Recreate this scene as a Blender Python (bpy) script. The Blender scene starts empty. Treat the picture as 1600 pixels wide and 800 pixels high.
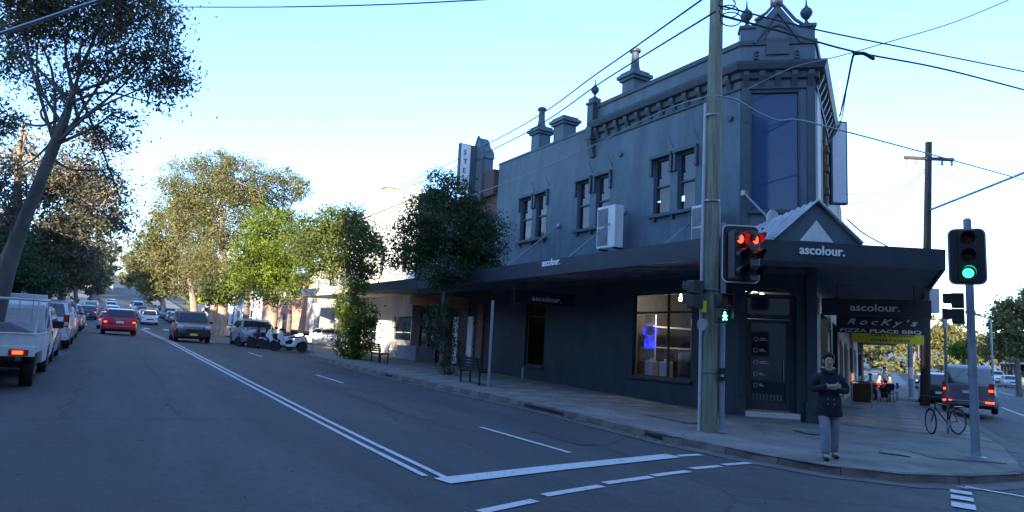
import bpy, bmesh, math, random
import numpy as np
from mathutils import Vector, Matrix
random.seed(7); RNG = np.random.default_rng(7)
sc = bpy.context.scene; C = sc.collection
R = math.radians
# ---------------------------------------------------------------- camera
F = 1050.0; ROLL = .05; PITCH = math.atan(135/1050); YAW = R(30.7185)
CAM = Vector((0, 0, 1.62))
FW = Vector((math.sin(YAW)*math.cos(PITCH), math.cos(YAW)*math.cos(PITCH), math.sin(PITCH)))
_r0 = Vector((math.cos(YAW), -math.sin(YAW), 0)); _u0 = _r0.cross(FW)
RT = _r0*math.cos(ROLL) + _u0*math.sin(ROLL); UP = -_r0*math.sin(ROLL) + _u0*math.cos(ROLL)
cd = bpy.data.cameras.new('camera'); cam = bpy.data.objects.new('camera', cd); C.objects.link(cam)
cd.sensor_width = 36; cd.lens = 36*F/1600; cd.clip_end = 5000; cd.clip_start = .05
cam.matrix_world = Matrix.Translation(CAM) @ Matrix((RT, UP, -FW)).transposed().to_4x4()
sc.camera = cam
# ---------------------------------------------------------------- light
SUN_TRAVEL = R(45); SUN_EL = R(12.5)
w = bpy.data.worlds.new('World'); sc.world = w; w.use_nodes = True
nt = w.node_tree; bg = nt.nodes['Background']
sky = nt.nodes.new('ShaderNodeTexSky'); sky.sky_type = 'NISHITA'; sky.sun_disc = False
sky.sun_elevation = SUN_EL; sky.sun_rotation = SUN_TRAVEL + math.pi
sky.altitude = 0; sky.air_density = 1.0; sky.dust_density = .15; sky.ozone_density = 2.5
tint = nt.nodes.new('ShaderNodeMixRGB'); tint.blend_type = 'MULTIPLY'; tint.inputs[0].default_value = 1; tint.inputs[2].default_value = (.83, .93, 1.16, 1)   # the photograph's cool white balance
nt.links.new(sky.outputs[0], tint.inputs[1]); nt.links.new(tint.outputs[0], bg.inputs[0]); bg.inputs[1].default_value = .15
sd = bpy.data.lights.new('sun', 'SUN'); sd.energy = 3.8; sd.angle = R(.5); sd.color = (1, .84, .62)
sun = bpy.data.objects.new('sun', sd); C.objects.link(sun)
_sdir = Vector((math.sin(SUN_TRAVEL)*math.cos(SUN_EL), math.cos(SUN_TRAVEL)*math.cos(SUN_EL), -math.sin(SUN_EL)))
sun.rotation_euler = _sdir.to_track_quat('-Z', 'Y').to_euler()
vs = sc.view_settings; vs.view_transform = 'Standard'; vs.look = 'None'; vs.gamma = 1; vs.exposure = 2.08; vs.use_curve_mapping = False
# ---------------------------------------------------------------- terrain height and placing helpers
_PK = ([-200, 0, 10, 40, 82, 200, 420, 2500], [-2.8, 0, .14, .80, 1.22, 6.5, 27, 80])
def prof(y): return float(np.interp(y, *_PK))
def g(x, y): return max(-1.6, -.024*max(-60., min(90., x))) + prof(y)
def ray(px, py): return FW + RT*((px-800)/F) + UP*((400-py)/F)
def at(px, py, depth): return CAM + ray(px, py)*depth
def gnd(px, py, h=0.):
    d = ray(px, py); a = b = 1.
    fn = lambda t: (CAM+d*t).z - g((CAM+d*t).x, (CAM+d*t).y) - h
    while fn(b) > 0 and b < 5000: a = b; b *= 1.05
    for _ in range(40):
        m = (a+b)/2
        if fn(m) > 0: a = m
        else: b = m
    return CAM + d*a
def onx(px, py, x0): d = ray(px, py); return CAM + d*(x0/d.x)
AZ2 = R(59.5)
D2 = Vector((math.sin(AZ2), math.cos(AZ2), 0)); N2 = Vector((math.cos(AZ2), -math.sin(AZ2), 0))
def st2(s, n, z=None):                       # point in the side street's own frame
    p = D2*s + N2*n
    return Vector((p.x, p.y, g(p.x, p.y) if z is None else z))
# ---------------------------------------------------------------- materials
def mat(name, col, rough=.8, metal=0., noise=None, bump=0., spec=.5, emit=None, estr=0, coat=0, scale=6., var=.25, detail=5, stretch=None, col2=None):
    m = bpy.data.materials.new(name); m.use_nodes = True; n = m.node_tree; b = n.nodes['Principled BSDF']
    b.inputs['Base Color'].default_value = (*col, 1); b.inputs['Roughness'].default_value = rough
    b.inputs['Metallic'].default_value = metal; b.inputs['Specular IOR Level'].default_value = spec
    b.inputs['Coat Weight'].default_value = coat
    if emit: b.inputs['Emission Color'].default_value = (*emit, 1); b.inputs['Emission Strength'].default_value = estr
    if var or bump:
        tc = n.nodes.new('ShaderNodeTexCoord'); mp = n.nodes.new('ShaderNodeMapping'); n.links.new(tc.outputs['Object'], mp.inputs[0])
        if stretch: mp.inputs['Scale'].default_value = stretch
        t = n.nodes.new('ShaderNodeTexNoise'); t.inputs['Scale'].default_value = scale; t.inputs['Detail'].default_value = detail; t.inputs['Roughness'].default_value = .65
        n.links.new(mp.outputs[0], t.inputs['Vector'])
        if var:
            r = n.nodes.new('ShaderNodeValToRGB'); r.color_ramp.elements[0].position = .3; r.color_ramp.elements[1].position = .72
            a = tuple(c*(1-var) for c in col); c2 = col2 or tuple(min(1, c*(1+var)) for c in col)
            r.color_ramp.elements[0].color = (*a, 1); r.color_ramp.elements[1].color = (*c2, 1)
            n.links.new(t.outputs['Fac'], r.inputs[0]); n.links.new(r.outputs[0], b.inputs['Base Color'])
        if bump:
            t2 = n.nodes.new('ShaderNodeTexNoise'); t2.inputs['Scale'].default_value = scale*6; t2.inputs['Detail'].default_value = 4
            n.links.new(mp.outputs[0], t2.inputs['Vector'])
            bu = n.nodes.new('ShaderNodeBump'); bu.inputs['Strength'].default_value = bump; bu.inputs['Distance'].default_value = .02
            n.links.new(t2.outputs['Fac'], bu.inputs['Height']); n.links.new(bu.outputs[0], b.inputs['Normal'])
    return m
def streaks(m, dark=.72, scale=1.6):
    n = m.node_tree; b = n.nodes['Principled BSDF']; src = b.inputs['Base Color'].links[0].from_socket
    tc = n.nodes.new('ShaderNodeTexCoord'); mp = n.nodes.new('ShaderNodeMapping'); mp.inputs['Scale'].default_value = (1.1, 1.1, .3); t = n.nodes.new('ShaderNodeTexNoise'); t.inputs['Scale'].default_value = scale; t.inputs['Detail'].default_value = 7; t.inputs['Roughness'].default_value = .7
    n.links.new(tc.outputs['Object'], mp.inputs[0]); n.links.new(mp.outputs[0], t.inputs[0]); r = n.nodes.new('ShaderNodeValToRGB'); r.color_ramp.elements[0].position = .36; r.color_ramp.elements[1].position = .6
    r.color_ramp.elements[0].color = (dark, dark, dark, 1); r.color_ramp.elements[1].color = (1.08, 1.08, 1.08, 1); n.links.new(t.outputs[0], r.inputs[0])
    x = n.nodes.new('ShaderNodeMixRGB'); x.blend_type = 'MULTIPLY'; x.inputs[0].default_value = 1; n.links.new(src, x.inputs[1]); n.links.new(r.outputs[0], x.inputs[2]); n.links.new(x.outputs[0], b.inputs['Base Color'])
def leafmat(name, a, b_, scale=.9, trans=.35):
    m = bpy.data.materials.new(name); m.use_nodes = True; n = m.node_tree; p = n.nodes['Principled BSDF']; out = n.nodes['Material Output']
    geo = n.nodes.new('ShaderNodeTexCoord'); t = n.nodes.new('ShaderNodeTexNoise'); t.inputs['Scale'].default_value = scale; t.inputs['Detail'].default_value = 6; t.inputs['Roughness'].default_value = .8
    n.links.new(geo.outputs['Object'], t.inputs['Vector'])
    r = n.nodes.new('ShaderNodeValToRGB'); r.color_ramp.elements[0].position = .35; r.color_ramp.elements[1].position = .65
    r.color_ramp.elements[0].color = (*a, 1); r.color_ramp.elements[1].color = (*b_, 1)
    n.links.new(t.outputs['Fac'], r.inputs[0]); n.links.new(r.outputs[0], p.inputs['Base Color'])
    p.inputs['Roughness'].default_value = .55; p.inputs['Specular IOR Level'].default_value = .35
    tr = n.nodes.new('ShaderNodeBsdfTranslucent'); n.links.new(r.outputs[0], tr.inputs[0])
    mx = n.nodes.new('ShaderNodeMixShader'); mx.inputs[0].default_value = trans
    n.links.new(p.outputs[0], mx.inputs[1]); n.links.new(tr.outputs[0], mx.inputs[2]); n.links.new(mx.outputs[0], out.inputs[0])
    return m
def glassmat(name, tint=(.9, .95, 1), trans=.8, rough=.03, refl=1.):
    m = bpy.data.materials.new(name); m.use_nodes = True; n = m.node_tree; n.nodes.remove(n.nodes['Principled BSDF']); out = n.nodes['Material Output']
    t = n.nodes.new('ShaderNodeBsdfTransparent'); t.inputs[0].default_value = (*[c*trans for c in tint], 1)
    gl = n.nodes.new('ShaderNodeBsdfGlossy'); gl.inputs['Roughness'].default_value = rough; gl.inputs['Color'].default_value = (refl, refl, refl, 1)
    lw = n.nodes.new('ShaderNodeLayerWeight'); lw.inputs[0].default_value = .5; pw = n.nodes.new('ShaderNodeMath'); pw.operation = 'POWER'; pw.inputs[1].default_value = 4; n.links.new(lw.outputs['Facing'], pw.inputs[0]); fr = n.nodes.new('ShaderNodeMath'); fr.operation = 'MULTIPLY_ADD'; fr.inputs[1].default_value = .8; fr.inputs[2].default_value = .07; n.links.new(pw.outputs[0], fr.inputs[0])
    mx = n.nodes.new('ShaderNodeMixShader'); n.links.new(fr.outputs[0], mx.inputs[0]); n.links.new(t.outputs[0], mx.inputs[1]); n.links.new(gl.outputs[0], mx.inputs[2]); n.links.new(mx.outputs[0], out.inputs[0])
    return m
def asphalt(name, base, dark):
    m = bpy.data.materials.new(name); m.use_nodes = True; n = m.node_tree; b = n.nodes['Principled BSDF']; L = n.links.new
    tc = n.nodes.new('ShaderNodeTexCoord')
    def noise(s, d=6, rg=.6, st=None):
        t = n.nodes.new('ShaderNodeTexNoise'); t.inputs['Scale'].default_value = s; t.inputs['Detail'].default_value = d; t.inputs['Roughness'].default_value = rg
        if st:
            mp = n.nodes.new('ShaderNodeMapping'); mp.inputs['Scale'].default_value = st; L(tc.outputs['Object'], mp.inputs[0]); L(mp.outputs[0], t.inputs[0])
        else: L(tc.outputs['Object'], t.inputs[0])
        return t
    def ramp(src, p0, p1, c0, c1):
        r = n.nodes.new('ShaderNodeValToRGB'); r.color_ramp.elements[0].position = p0; r.color_ramp.elements[1].position = p1
        r.color_ramp.elements[0].color = (*c0, 1); r.color_ramp.elements[1].color = (*c1, 1); L(src, r.inputs[0]); return r
    def mul(a, b2):
        x = n.nodes.new('ShaderNodeMixRGB'); x.blend_type = 'MULTIPLY'; x.inputs[0].default_value = 1; L(a, x.inputs[1]); L(b2, x.inputs[2]); return x
    big = ramp(noise(.5, 9, .72, (1, .22, 1)).outputs[0], .35, .66, dark, base)
    fine = ramp(noise(60, 3, .8).outputs[0], .3, .75, (.55, .55, .55), (1.4, 1.4, 1.4))
    # thin sealed cracks running along the road
    vo = n.nodes.new('ShaderNodeTexVoronoi'); vo.feature = 'DISTANCE_TO_EDGE'; vo.inputs['Scale'].default_value = .22
    wv = noise(1.2, 5, .7); mxv = n.nodes.new('ShaderNodeMixRGB'); mxv.inputs[0].default_value = .35; L(tc.outputs['Object'], mxv.inputs[1]); L(wv.outputs['Color'], mxv.inputs[2]); L(mxv.outputs[0], vo.inputs[0])
    cr = ramp(vo.outputs[0], .0, .006, (.6, .6, .6), (1, 1, 1))
    mid_ = ramp(noise(7, 6, .75).outputs[0], .32, .68, (.84, .84, .84), (1.13, 1.13, 1.13)); trk = ramp(noise(.9, 4, .6, (1, .018, 1)).outputs[0], .36, .62, (.88, .88, .88), (1.10, 1.10, 1.10))
    L(mul(mul(mul(mul(big.outputs[0], fine.outputs[0]).outputs[0], cr.outputs[0]).outputs[0], mid_.outputs[0]).outputs[0], trk.outputs[0]).outputs[0], b.inputs['Base Color'])
    b.inputs['Roughness'].default_value = .78; b.inputs['Specular IOR Level'].default_value = .35
    bu = n.nodes.new('ShaderNodeBump'); bu.inputs['Strength'].default_value = .35; bu.inputs['Distance'].default_value = .01
    L(noise(90, 2).outputs[0], bu.inputs['Height']); L(bu.outputs[0], b.inputs['Normal'])
    return m
def brickmat(name, c1, c2, mortar, s=1.):
    m = bpy.data.materials.new(name); m.use_nodes = True; n = m.node_tree; b = n.nodes['Principled BSDF']; L = n.links.new
    tc = n.nodes.new('ShaderNodeTexCoord'); sx = n.nodes.new('ShaderNodeSeparateXYZ'); L(tc.outputs['Object'], sx.inputs[0])
    ad = n.nodes.new('ShaderNodeMath'); L(sx.outputs[0], ad.inputs[0]); L(sx.outputs[1], ad.inputs[1])
    cb = n.nodes.new('ShaderNodeCombineXYZ'); L(ad.outputs[0], cb.inputs[0]); L(sx.outputs[2], cb.inputs[1])
    t = n.nodes.new('ShaderNodeTexBrick'); t.inputs['Scale'].default_value = 1; t.inputs['Brick Width'].default_value = .24*s; t.inputs['Row Height'].default_value = .086*s
    t.inputs['Mortar Size'].default_value = .008; t.inputs['Color1'].default_value = (*c1, 1); t.inputs['Color2'].default_value = (*c2, 1); t.inputs['Mortar'].default_value = (*mortar, 1)
    L(cb.outputs[0], t.inputs[0]); L(t.outputs[0], b.inputs['Base Color']); b.inputs['Roughness'].default_value = .9
    return m
M = {}
M['road'] = asphalt('asphalt', (.108, .110, .112), (.066, .067, .069))
M['ground'] = mat('dry ground', (.12, .12, .10), .95, var=.4, scale=.5, bump=.4)
M['path'] = mat('footpath concrete', (.24, .225, .205), .9, var=.35, scale=.9, bump=.3, detail=9)
M['slab'] = mat('paving slab', (.235, .22, .20), .9, var=.3, scale=1.6, bump=.3, detail=9)
M['kerb'] = mat('kerb stone', (.19, .17, .145), .9, var=.45, scale=2.5, bump=.5)
M['gutter'] = mat('gutter concrete', (.15, .145, .135), .9, var=.35, scale=2., bump=.3)
M['line'] = mat('worn white line paint', (.62, .62, .6), .7, var=.22, scale=9., detail=8)
for n_ in M['line'].node_tree.nodes:
    if n_.type == 'VALTORGB': n_.color_ramp.elements[0].position = .30; n_.color_ramp.elements[1].position = .44; n_.color_ramp.elements[0].color = (.20, .20, .205, 1); n_.color_ramp.elements[1].color = (.66, .66, .64, 1)
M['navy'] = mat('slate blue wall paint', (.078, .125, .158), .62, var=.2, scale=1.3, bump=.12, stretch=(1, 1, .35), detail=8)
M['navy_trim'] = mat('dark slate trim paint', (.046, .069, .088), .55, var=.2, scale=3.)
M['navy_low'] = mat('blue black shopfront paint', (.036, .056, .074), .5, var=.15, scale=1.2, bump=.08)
M['fascia'] = mat('charcoal awning fascia', (.032, .038, .056), .5, var=.12, scale=2.)
M['soffit'] = mat('awning lining', (.24, .24, .26), .8, var=.15, scale=1.5)
M['signdark'] = mat('dark sign board', (.035, .033, .038), .5, var=.1)
M['letter'] = mat('white lettering', (.85, .85, .85), .5, var=0)
M['white'] = mat('white painted render', (.74, .73, .70), .85, var=.1, scale=.8, bump=.1, stretch=(1, 1, .3))
M['cream'] = mat('cream render', (.55, .5, .42), .85, var=.15, scale=.8)
M['chimcream'] = mat('weathered cream chimney', (.36, .33, .25), .85, var=.2, scale=2.)
M['grey'] = mat('grey render', (.3, .3, .31), .85, var=.2, scale=.8)
M['pink'] = mat('pale terracotta render', (.5, .3, .24), .85, var=.15, scale=.8)
M['brick'] = brickmat('red brick', (.22, .09, .06), (.30, .13, .08), (.2, .17, .15))
M['brickdk'] = brickmat('dark brick', (.08, .045, .045), (.10, .05, .045), (.1, .09, .085))
M['tileroof'] = mat('clay roof tiles', (.16, .09, .07), .85, var=.3, scale=3.)
M['slate'] = mat('slate roof', (.07, .075, .085), .7, var=.25, scale=3.)
M['corr'] = mat('weathered galvanised sheet', (.5, .52, .54), .5, .3, var=.2, scale=2.)
M['dglass'] = mat('dark window glass', (.012, .018, .028), .04, var=0, spec=.9)
M['bglass'] = mat('window glass tinted as reflected sky', (.012, .060, .15), .04, var=0, spec=.16)  # blue base colour stands in for sky reflected in the pane
M['glass'] = glassmat('shop window glass'); M['sglass'] = glassmat('clear sash glass', trans=.7)
M['carglass'] = mat('tinted car glass', (.014, .02, .028), .05, var=0, spec=.8)
M['black'] = mat('black rubber', (.018, .018, .02), .7, var=.1)
M['blackm'] = mat('black powder coat', (.02, .021, .024), .4, var=.1)
M['tyre'] = mat('tyre rubber', (.02, .02, .022), .85, var=.2)
M['rim'] = mat('alloy rim', (.35, .36, .38), .3, .9, var=.1)
M['steel'] = mat('galvanised steel', (.30, .33, .36), .45, .6, var=.15, scale=5.)
M['chrome'] = mat('chrome', (.6, .6, .62), .15, 1, var=0)
M['greypole'] = mat('grey painted pole', (.26, .29, .34), .55, .1, var=.12, scale=4.)
M['conduit'] = mat('pale conduit', (.5, .52, .55), .6, var=.12, scale=5.)
M['timber'] = mat('green weathered timber', (.21, .23, .16), .9, var=.35, scale=3., bump=.6, stretch=(6, 6, .35), col2=(.36, .37, .28))
M['timber2'] = mat('dark creosoted timber', (.07, .055, .045), .9, var=.35, scale=3., bump=.5, stretch=(5, 5, .3))
M['wood'] = mat('brown wood', (.14, .085, .05), .8, var=.3, scale=4., stretch=(1, 1, 6))
M['woodlt'] = mat('light timber', (.42, .27, .14), .7, var=.2, scale=4.)
M['bark'] = mat('grey brown bark', (.16, .14, .125), .95, var=.4, scale=4., bump=.8, stretch=(1, 1, .3))
M['barkp'] = mat('pale paperbark', (.3, .23, .17), .95, var=.45, scale=3., bump=.8, stretch=(1, 1, .35))
M['orange'] = mat('orange paint', (.75, .16, .02), .5, var=0)
M['yellow'] = mat('yellow sign sheet', (1.0, .74, .02), .5, var=.05)
M['ywarn'] = mat('fluorescent yellow sign', (.8, .85, .03), .5, var=0)
M['red'] = mat('red sheet', (.6, .02, .02), .5, var=.05)
M['redoff'] = mat('unlit red lens', (.08, .01, .01), .25, var=0)
M['lensoff'] = mat('unlit lens', (.02, .02, .02), .2, var=0)
M['redlamp'] = mat('lit red lens', (.6, .02, .01), .4, var=0, emit=(1, .03, .015), estr=2.2)
M['redglow'] = mat('lit tail light', (.5, .02, .02), .3, var=0, emit=(1, .07, .02), estr=1.1)
M['tail'] = mat('red tail light', (.4, .012, .012), .2, var=0)
M['greenlamp'] = mat('lit green lens', (.02, .5, .3), .4, var=0, emit=(.02, .75, .40), estr=1.6)
M['greenman'] = mat('lit green walking figure', (.1, .6, .5), .4, var=0, emit=(.12, 1, .8), estr=2.2)
M['neon'] = mat('blue neon tube', (.02, .02, .6), .4, var=0, emit=(.004, .012, 1), estr=1.3)
M['bulb'] = mat('lit downlight', (1, 1, 1), .4, var=0, emit=(1, .93, .8), estr=4)
M['headl'] = mat('headlight lens', (.55, .58, .6), .1, .3, var=0, spec=.9)
M['plate'] = mat('yellow number plate', (.8, .62, .03), .5, var=0)
M['platew'] = mat('white number plate', (.7, .7, .7), .5, var=0)
M['tile'] = mat('white glazed tile', (.7, .72, .74), .2, var=.06)
M['skin'] = mat('skin', (.55, .34, .24), .6, var=.1)
M['hair'] = mat('black hair', (.012, .01, .01), .6, var=.2)
M['coat'] = mat('navy wool coat', (.012, .016, .03), .85, var=.2, scale=20)
M['trouser'] = mat('blue grey cotton trousers', (.24, .26, .32), .9, var=.15, scale=10)
M['shoe'] = mat('black leather', (.012, .012, .013), .45, var=.1)
M['shirtw'] = mat('white cotton', (.65, .65, .66), .85, var=.05)
M['shirtb'] = mat('pale blue cotton', (.28, .4, .6), .85, var=.05)
M['shirtg'] = mat('grey marl cotton', (.2, .2, .21), .85, var=.1)
M['shirtr'] = mat('red jacket cloth', (.55, .03, .02), .8, var=.1)
M['hill'] = mat('wooded hill', (.05, .06, .035), .95, var=.5, scale=.08, bump=.5)
M['acwhite'] = mat('off white sheet metal', (.66, .66, .65), .5, var=.06)
M['acgrille'] = mat('grey fan grille', (.16, .17, .18), .6, var=.1)
M['signface'] = mat('pale grey sign face', (.68, .68, .70), .5, var=.08)
M['lcrown'] = leafmat('dark grey green leaves', (.05, .055, .04), (.18, .175, .10))
M['lcrown2'] = leafmat('dull brown green leaves', (.055, .055, .035), (.15, .14, .085))
M['lolive'] = leafmat('olive paperbark leaves', (.075, .085, .03), (.25, .235, .085))
M['lbright'] = leafmat('bright yellow green leaves', (.05, .09, .010), (.22, .29, .03))
M['ldark'] = leafmat('deep green leaves', (.018, .04, .018), (.06, .10, .03))
M['lmid'] = leafmat('mid green leaves', (.05, .08, .02), (.16, .20, .045))
for k_ in ('navy', 'navy_low', 'white', 'cream', 'grey', 'pink', 'fascia', 'acwhite', 'timber2', 'soffit'): streaks(M[k_], .85 if k_ in ('white', 'acwhite') else .78)
for k_ in ('path', 'slab', 'kerb'): streaks(M[k_], .75, .5)
# ---------------------------------------------------------------- mesh builder
class MB:
    def __init__(s): s.v = []; s.f = []
    def add(s, vs, fs): o = len(s.v); s.v += [tuple(v) for v in vs]; s.f += [tuple(i+o for i in f) for f in fs]; return s
    def box(s, c, d, rz=0, m=None):
        x, y, z = d[0]/2, d[1]/2, d[2]/2; q = []
        for sx, sy, sz in ((-1,-1,-1),(1,-1,-1),(1,1,-1),(-1,1,-1),(-1,-1,1),(1,-1,1),(1,1,1),(-1,1,1)):
            p = Vector((sx*x, sy*y, sz*z))
            if m is not None: p = m @ p
            elif rz: p = Vector((p.x*math.cos(rz)-p.y*math.sin(rz), p.x*math.sin(rz)+p.y*math.cos(rz), p.z))
            q.append((c[0]+p.x, c[1]+p.y, c[2]+p.z))
        return s.add(q, ((0,3,2,1),(4,5,6,7),(0,1,5,4),(1,2,6,5),(2,3,7,6),(3,0,4,7)))
    def hexa(s, b, t): return s.add(list(b)+list(t), ((0,3,2,1),(4,5,6,7),(0,1,5,4),(1,2,6,5),(2,3,7,6),(3,0,4,7)))
    def quad(s, a, b, c, d): return s.add((a, b, c, d), ((0,1,2,3),))
    def tube(s, pts, r, n=8, caps=True):
        pts = [Vector(p) for p in pts]; rs = r if isinstance(r, (list, tuple)) else [r]*len(pts); o = len(s.v); ref = None
        for i, p in enumerate(pts):
            t = (pts[min(i+1, len(pts)-1)] - pts[max(i-1, 0)])
            if t.length < 1e-9: t = Vector((0, 0, 1))
            t.normalize()
            if ref is None: ref = t.orthogonal().normalized()
            ref = (ref - t*ref.dot(t)); ref = ref.normalized() if ref.length > 1e-6 else t.orthogonal().normalized()
            b = t.cross(ref)
            for k in range(n):
                a = 2*math.pi*k/n; q = p + (ref*math.cos(a) + b*math.sin(a))*rs[i]; s.v.append(tuple(q))
        for i in range(len(pts)-1):
            for k in range(n): s.f.append((o+i*n+k, o+i*n+(k+1) % n, o+(i+1)*n+(k+1) % n, o+(i+1)*n+k))
        if caps: s.f.append(tuple(o+k for k in reversed(range(n)))); s.f.append(tuple(o+(len(pts)-1)*n+k for k in range(n)))
        return s
    def lathe(s, c, prof_, n=12, axis='z'):
        o = len(s.v)
        for (r, z) in prof_:
            for k in range(n):
                a = 2*math.pi*(k+.5)/n; x, y = r*math.cos(a), r*math.sin(a)
                q = (x, y, z) if axis == 'z' else ((z, x, y) if axis == 'x' else (x, z, y))
                s.v.append((c[0]+q[0], c[1]+q[1], c[2]+q[2]))
        m = len(prof_)
        for i in range(m-1):
            for k in range(n): s.f.append((o+i*n+k, o+i*n+(k+1) % n, o+(i+1)*n+(k+1) % n, o+(i+1)*n+k))
        s.f.append(tuple(o+k for k in reversed(range(n)))); s.f.append(tuple(o+(m-1)*n+k for k in range(n)))
        return s
    def prism(s, poly, fn, d0, d1):           # poly 2d, fn(u,v,d)->xyz
        n = len(poly); a = [fn(u, v, d0) for u, v in poly]; b = [fn(u, v, d1) for u, v in poly]
        fs = [tuple(range(n)), tuple(reversed(range(n, 2*n)))] + [(i, n+i, n+(i+1) % n, (i+1) % n) for i in range(n)]
        return s.add(a+b, fs)
    def mesh(s, name, m, off=(0, 0, 0), smooth=False, bevel=0, seg=2):
        me = bpy.data.meshes.new(name)
        me.from_pydata([(v[0]-off[0], v[1]-off[1], v[2]-off[2]) for v in s.v], [], s.f)
        bm = bmesh.new(); bm.from_mesh(me)
        bmesh.ops.recalc_face_normals(bm, faces=bm.faces)
        if bevel: bmesh.ops.bevel(bm, geom=[e for e in bm.edges if len(e.link_faces) == 2 and e.calc_face_angle(0) > .5], offset=bevel, segments=seg, affect='EDGES', profile=.6, clamp_overlap=True)
        bm.to_mesh(me); bm.free()
        if m is not None: me.materials.append(M[m] if isinstance(m, str) else m)
        if smooth:
            me.polygons.foreach_set('use_smooth', [True]*len(me.polygons))
            if smooth != 'all': me.set_sharp_from_angle(angle=R(40))
        return me
    def build(s, name, m, parent=None, **k):
        off = k.pop('off', None)
        if off is None: off = root_off(parent)
        me = s.mesh(name, m, off=off, **k)
        o = bpy.data.objects.new(name, me); C.objects.link(o); o.parent = parent
        if parent is None and 'LOC' in k: pass
        return o
def root_off(p):
    off = Vector((0, 0, 0))
    while p is not None:
        if p.get('_w'): off += p.location
        p = p.parent
    return tuple(off)
def tag(o, label=None, cat=None, group=None, kind=None):
    if label: o['label'] = label
    if cat: o['category'] = cat
    if group: o['group'] = group
    if kind: o['kind'] = kind
    return o
def thing(name, loc, label, cat, group=None, rz=0, world=True):
    o = bpy.data.objects.new(name, None); C.objects.link(o); o.location = loc; o.rotation_euler = (0, 0, rz)
    o.empty_display_size = .3
    if world and not rz: o['_w'] = 1
    return tag(o, label, cat, group)
def placed(me, name, parent, loc=(0, 0, 0), rz=0):
    o = bpy.data.objects.new(name, me); C.objects.link(o); o.parent = parent
    off = root_off(parent); o.location = (loc[0]-off[0], loc[1]-off[1], loc[2]-off[2]); o.rotation_euler = (0, 0, rz); return o
def single(mb, name, m, loc, label, cat, group=None, **k):     # a thing that is one mesh, origin at its base
    me = mb.mesh(name, m, off=loc, **k); o = bpy.data.objects.new(name, me); C.objects.link(o); o.location = loc
    return tag(o, label, cat, group)
def dup(o, parent=None):
    c = o.copy(); C.objects.link(c); c.parent = parent
    for ch in list(o.children): dup(ch, c)
    return c
def text(s, size, m, parent, origin, xd, up=(0, 0, 1), ext=.012, off=.012, width=None, name='lettering', space=1., shear=0):
    cu = bpy.data.curves.new('t', 'FONT'); cu.body = s; cu.size = size; cu.extrude = ext; cu.offset = off*size; cu.resolution_u = 3; cu.space_character = space; cu.shear = shear
    to = bpy.data.objects.new('t', cu); C.objects.link(to); bpy.context.view_layer.update()
    me = bpy.data.meshes.new_from_object(to); bpy.data.objects.remove(to)
    xd = Vector(xd).normalized(); up = Vector(up); up = (up - xd*up.dot(xd)).normalized(); nn = xd.cross(up)
    sx = 1.
    xs = [v.co.x for v in me.vertices]; x0 = min(xs)
    if width: sx = width/(max(xs)-x0)
    ro = root_off(parent); O = Vector(origin)
    for v in me.vertices: c = v.co; v.co = O - Vector(ro) + xd*((c.x-x0)*sx) + up*c.y + nn*c.z
    me.materials.clear(); me.materials.append(M[m]); me.name = name
    o = bpy.data.objects.new(name, me); C.objects.link(o); o.parent = parent; return o
# ================================================================ SETTING: ground, roads, footpaths
def grid_sheet(name, xs, ys, m, h=0, kind='structure'):
    v = [(x, y, g(x, y)+h) for y in ys for x in xs]; n = len(xs)
    f = [(j*n+i, j*n+i+1, (j+1)*n+i+1, (j+1)*n+i) for j in range(len(ys)-1) for i in range(n-1)]
    mb = MB(); mb.v = v; mb.f = f; o = mb.build(name, m); o['kind'] = kind; return o
xs = sorted(set([-1500, -600, -200, -100, -60, 90, 130, 200, 400, 900, 1500] + list(range(-50, 90, 5))))
ys = sorted(set([-1500, -500, -200, -100, -50, 82, 200, 420, 700, 1200, 2500] + list(range(-40, 82, 5)) + list(range(82, 420, 12))))
ground = grid_sheet('ground', xs, ys, 'ground', -.03)
# road surface: street one and side street as one asphalt sheet laid on the ground
rx = [x*1. for x in range(-6, 25, 1)]; rx[0] = -5.4
road = grid_sheet('road', [-60, -30, -15, -8]+rx+[30, 40, 60, 90, 200], [-60, -40, -20, -8, 0, 4, 8, 10], 'road')
road.name = 'road'
def strip(name, L_, R_, m, h, parent=None, nx=6, kind=None):
    v = []
    for (a, b) in zip(L_, R_):
        for i in range(nx+1):
            t = i/nx; x = a[0]+(b[0]-a[0])*t; y = a[1]+(b[1]-a[1])*t; v.append((x, y, g(x, y)+h))
    n = nx+1; f = [(j*n+i, j*n+i+1, (j+1)*n+i+1, (j+1)*n+i) for j in range(len(L_)-1) for i in range(nx)]
    mb = MB(); mb.v = v; mb.f = f; o = mb.build(name, m, parent)
    if kind: o['kind'] = kind
    return o
YS = [10, 14, 20, 30, 34, 40, 50, 60, 70, 82, 100, 130, 160, 200, 250, 320, 420]
strip('main_street', [(-4.6, y) for y in YS], [(12, y) for y in YS], 'road', 0, kind='structure')
SS = [6, 12, 18, 24, 30, 40, 55, 80, 120, 200, 320]
strip('side_street', [tuple(st2(s, 1.8)[:2]) for s in SS], [tuple(st2(s, 16.5)[:2]) for s in SS], 'road', .004, kind='structure')
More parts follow.
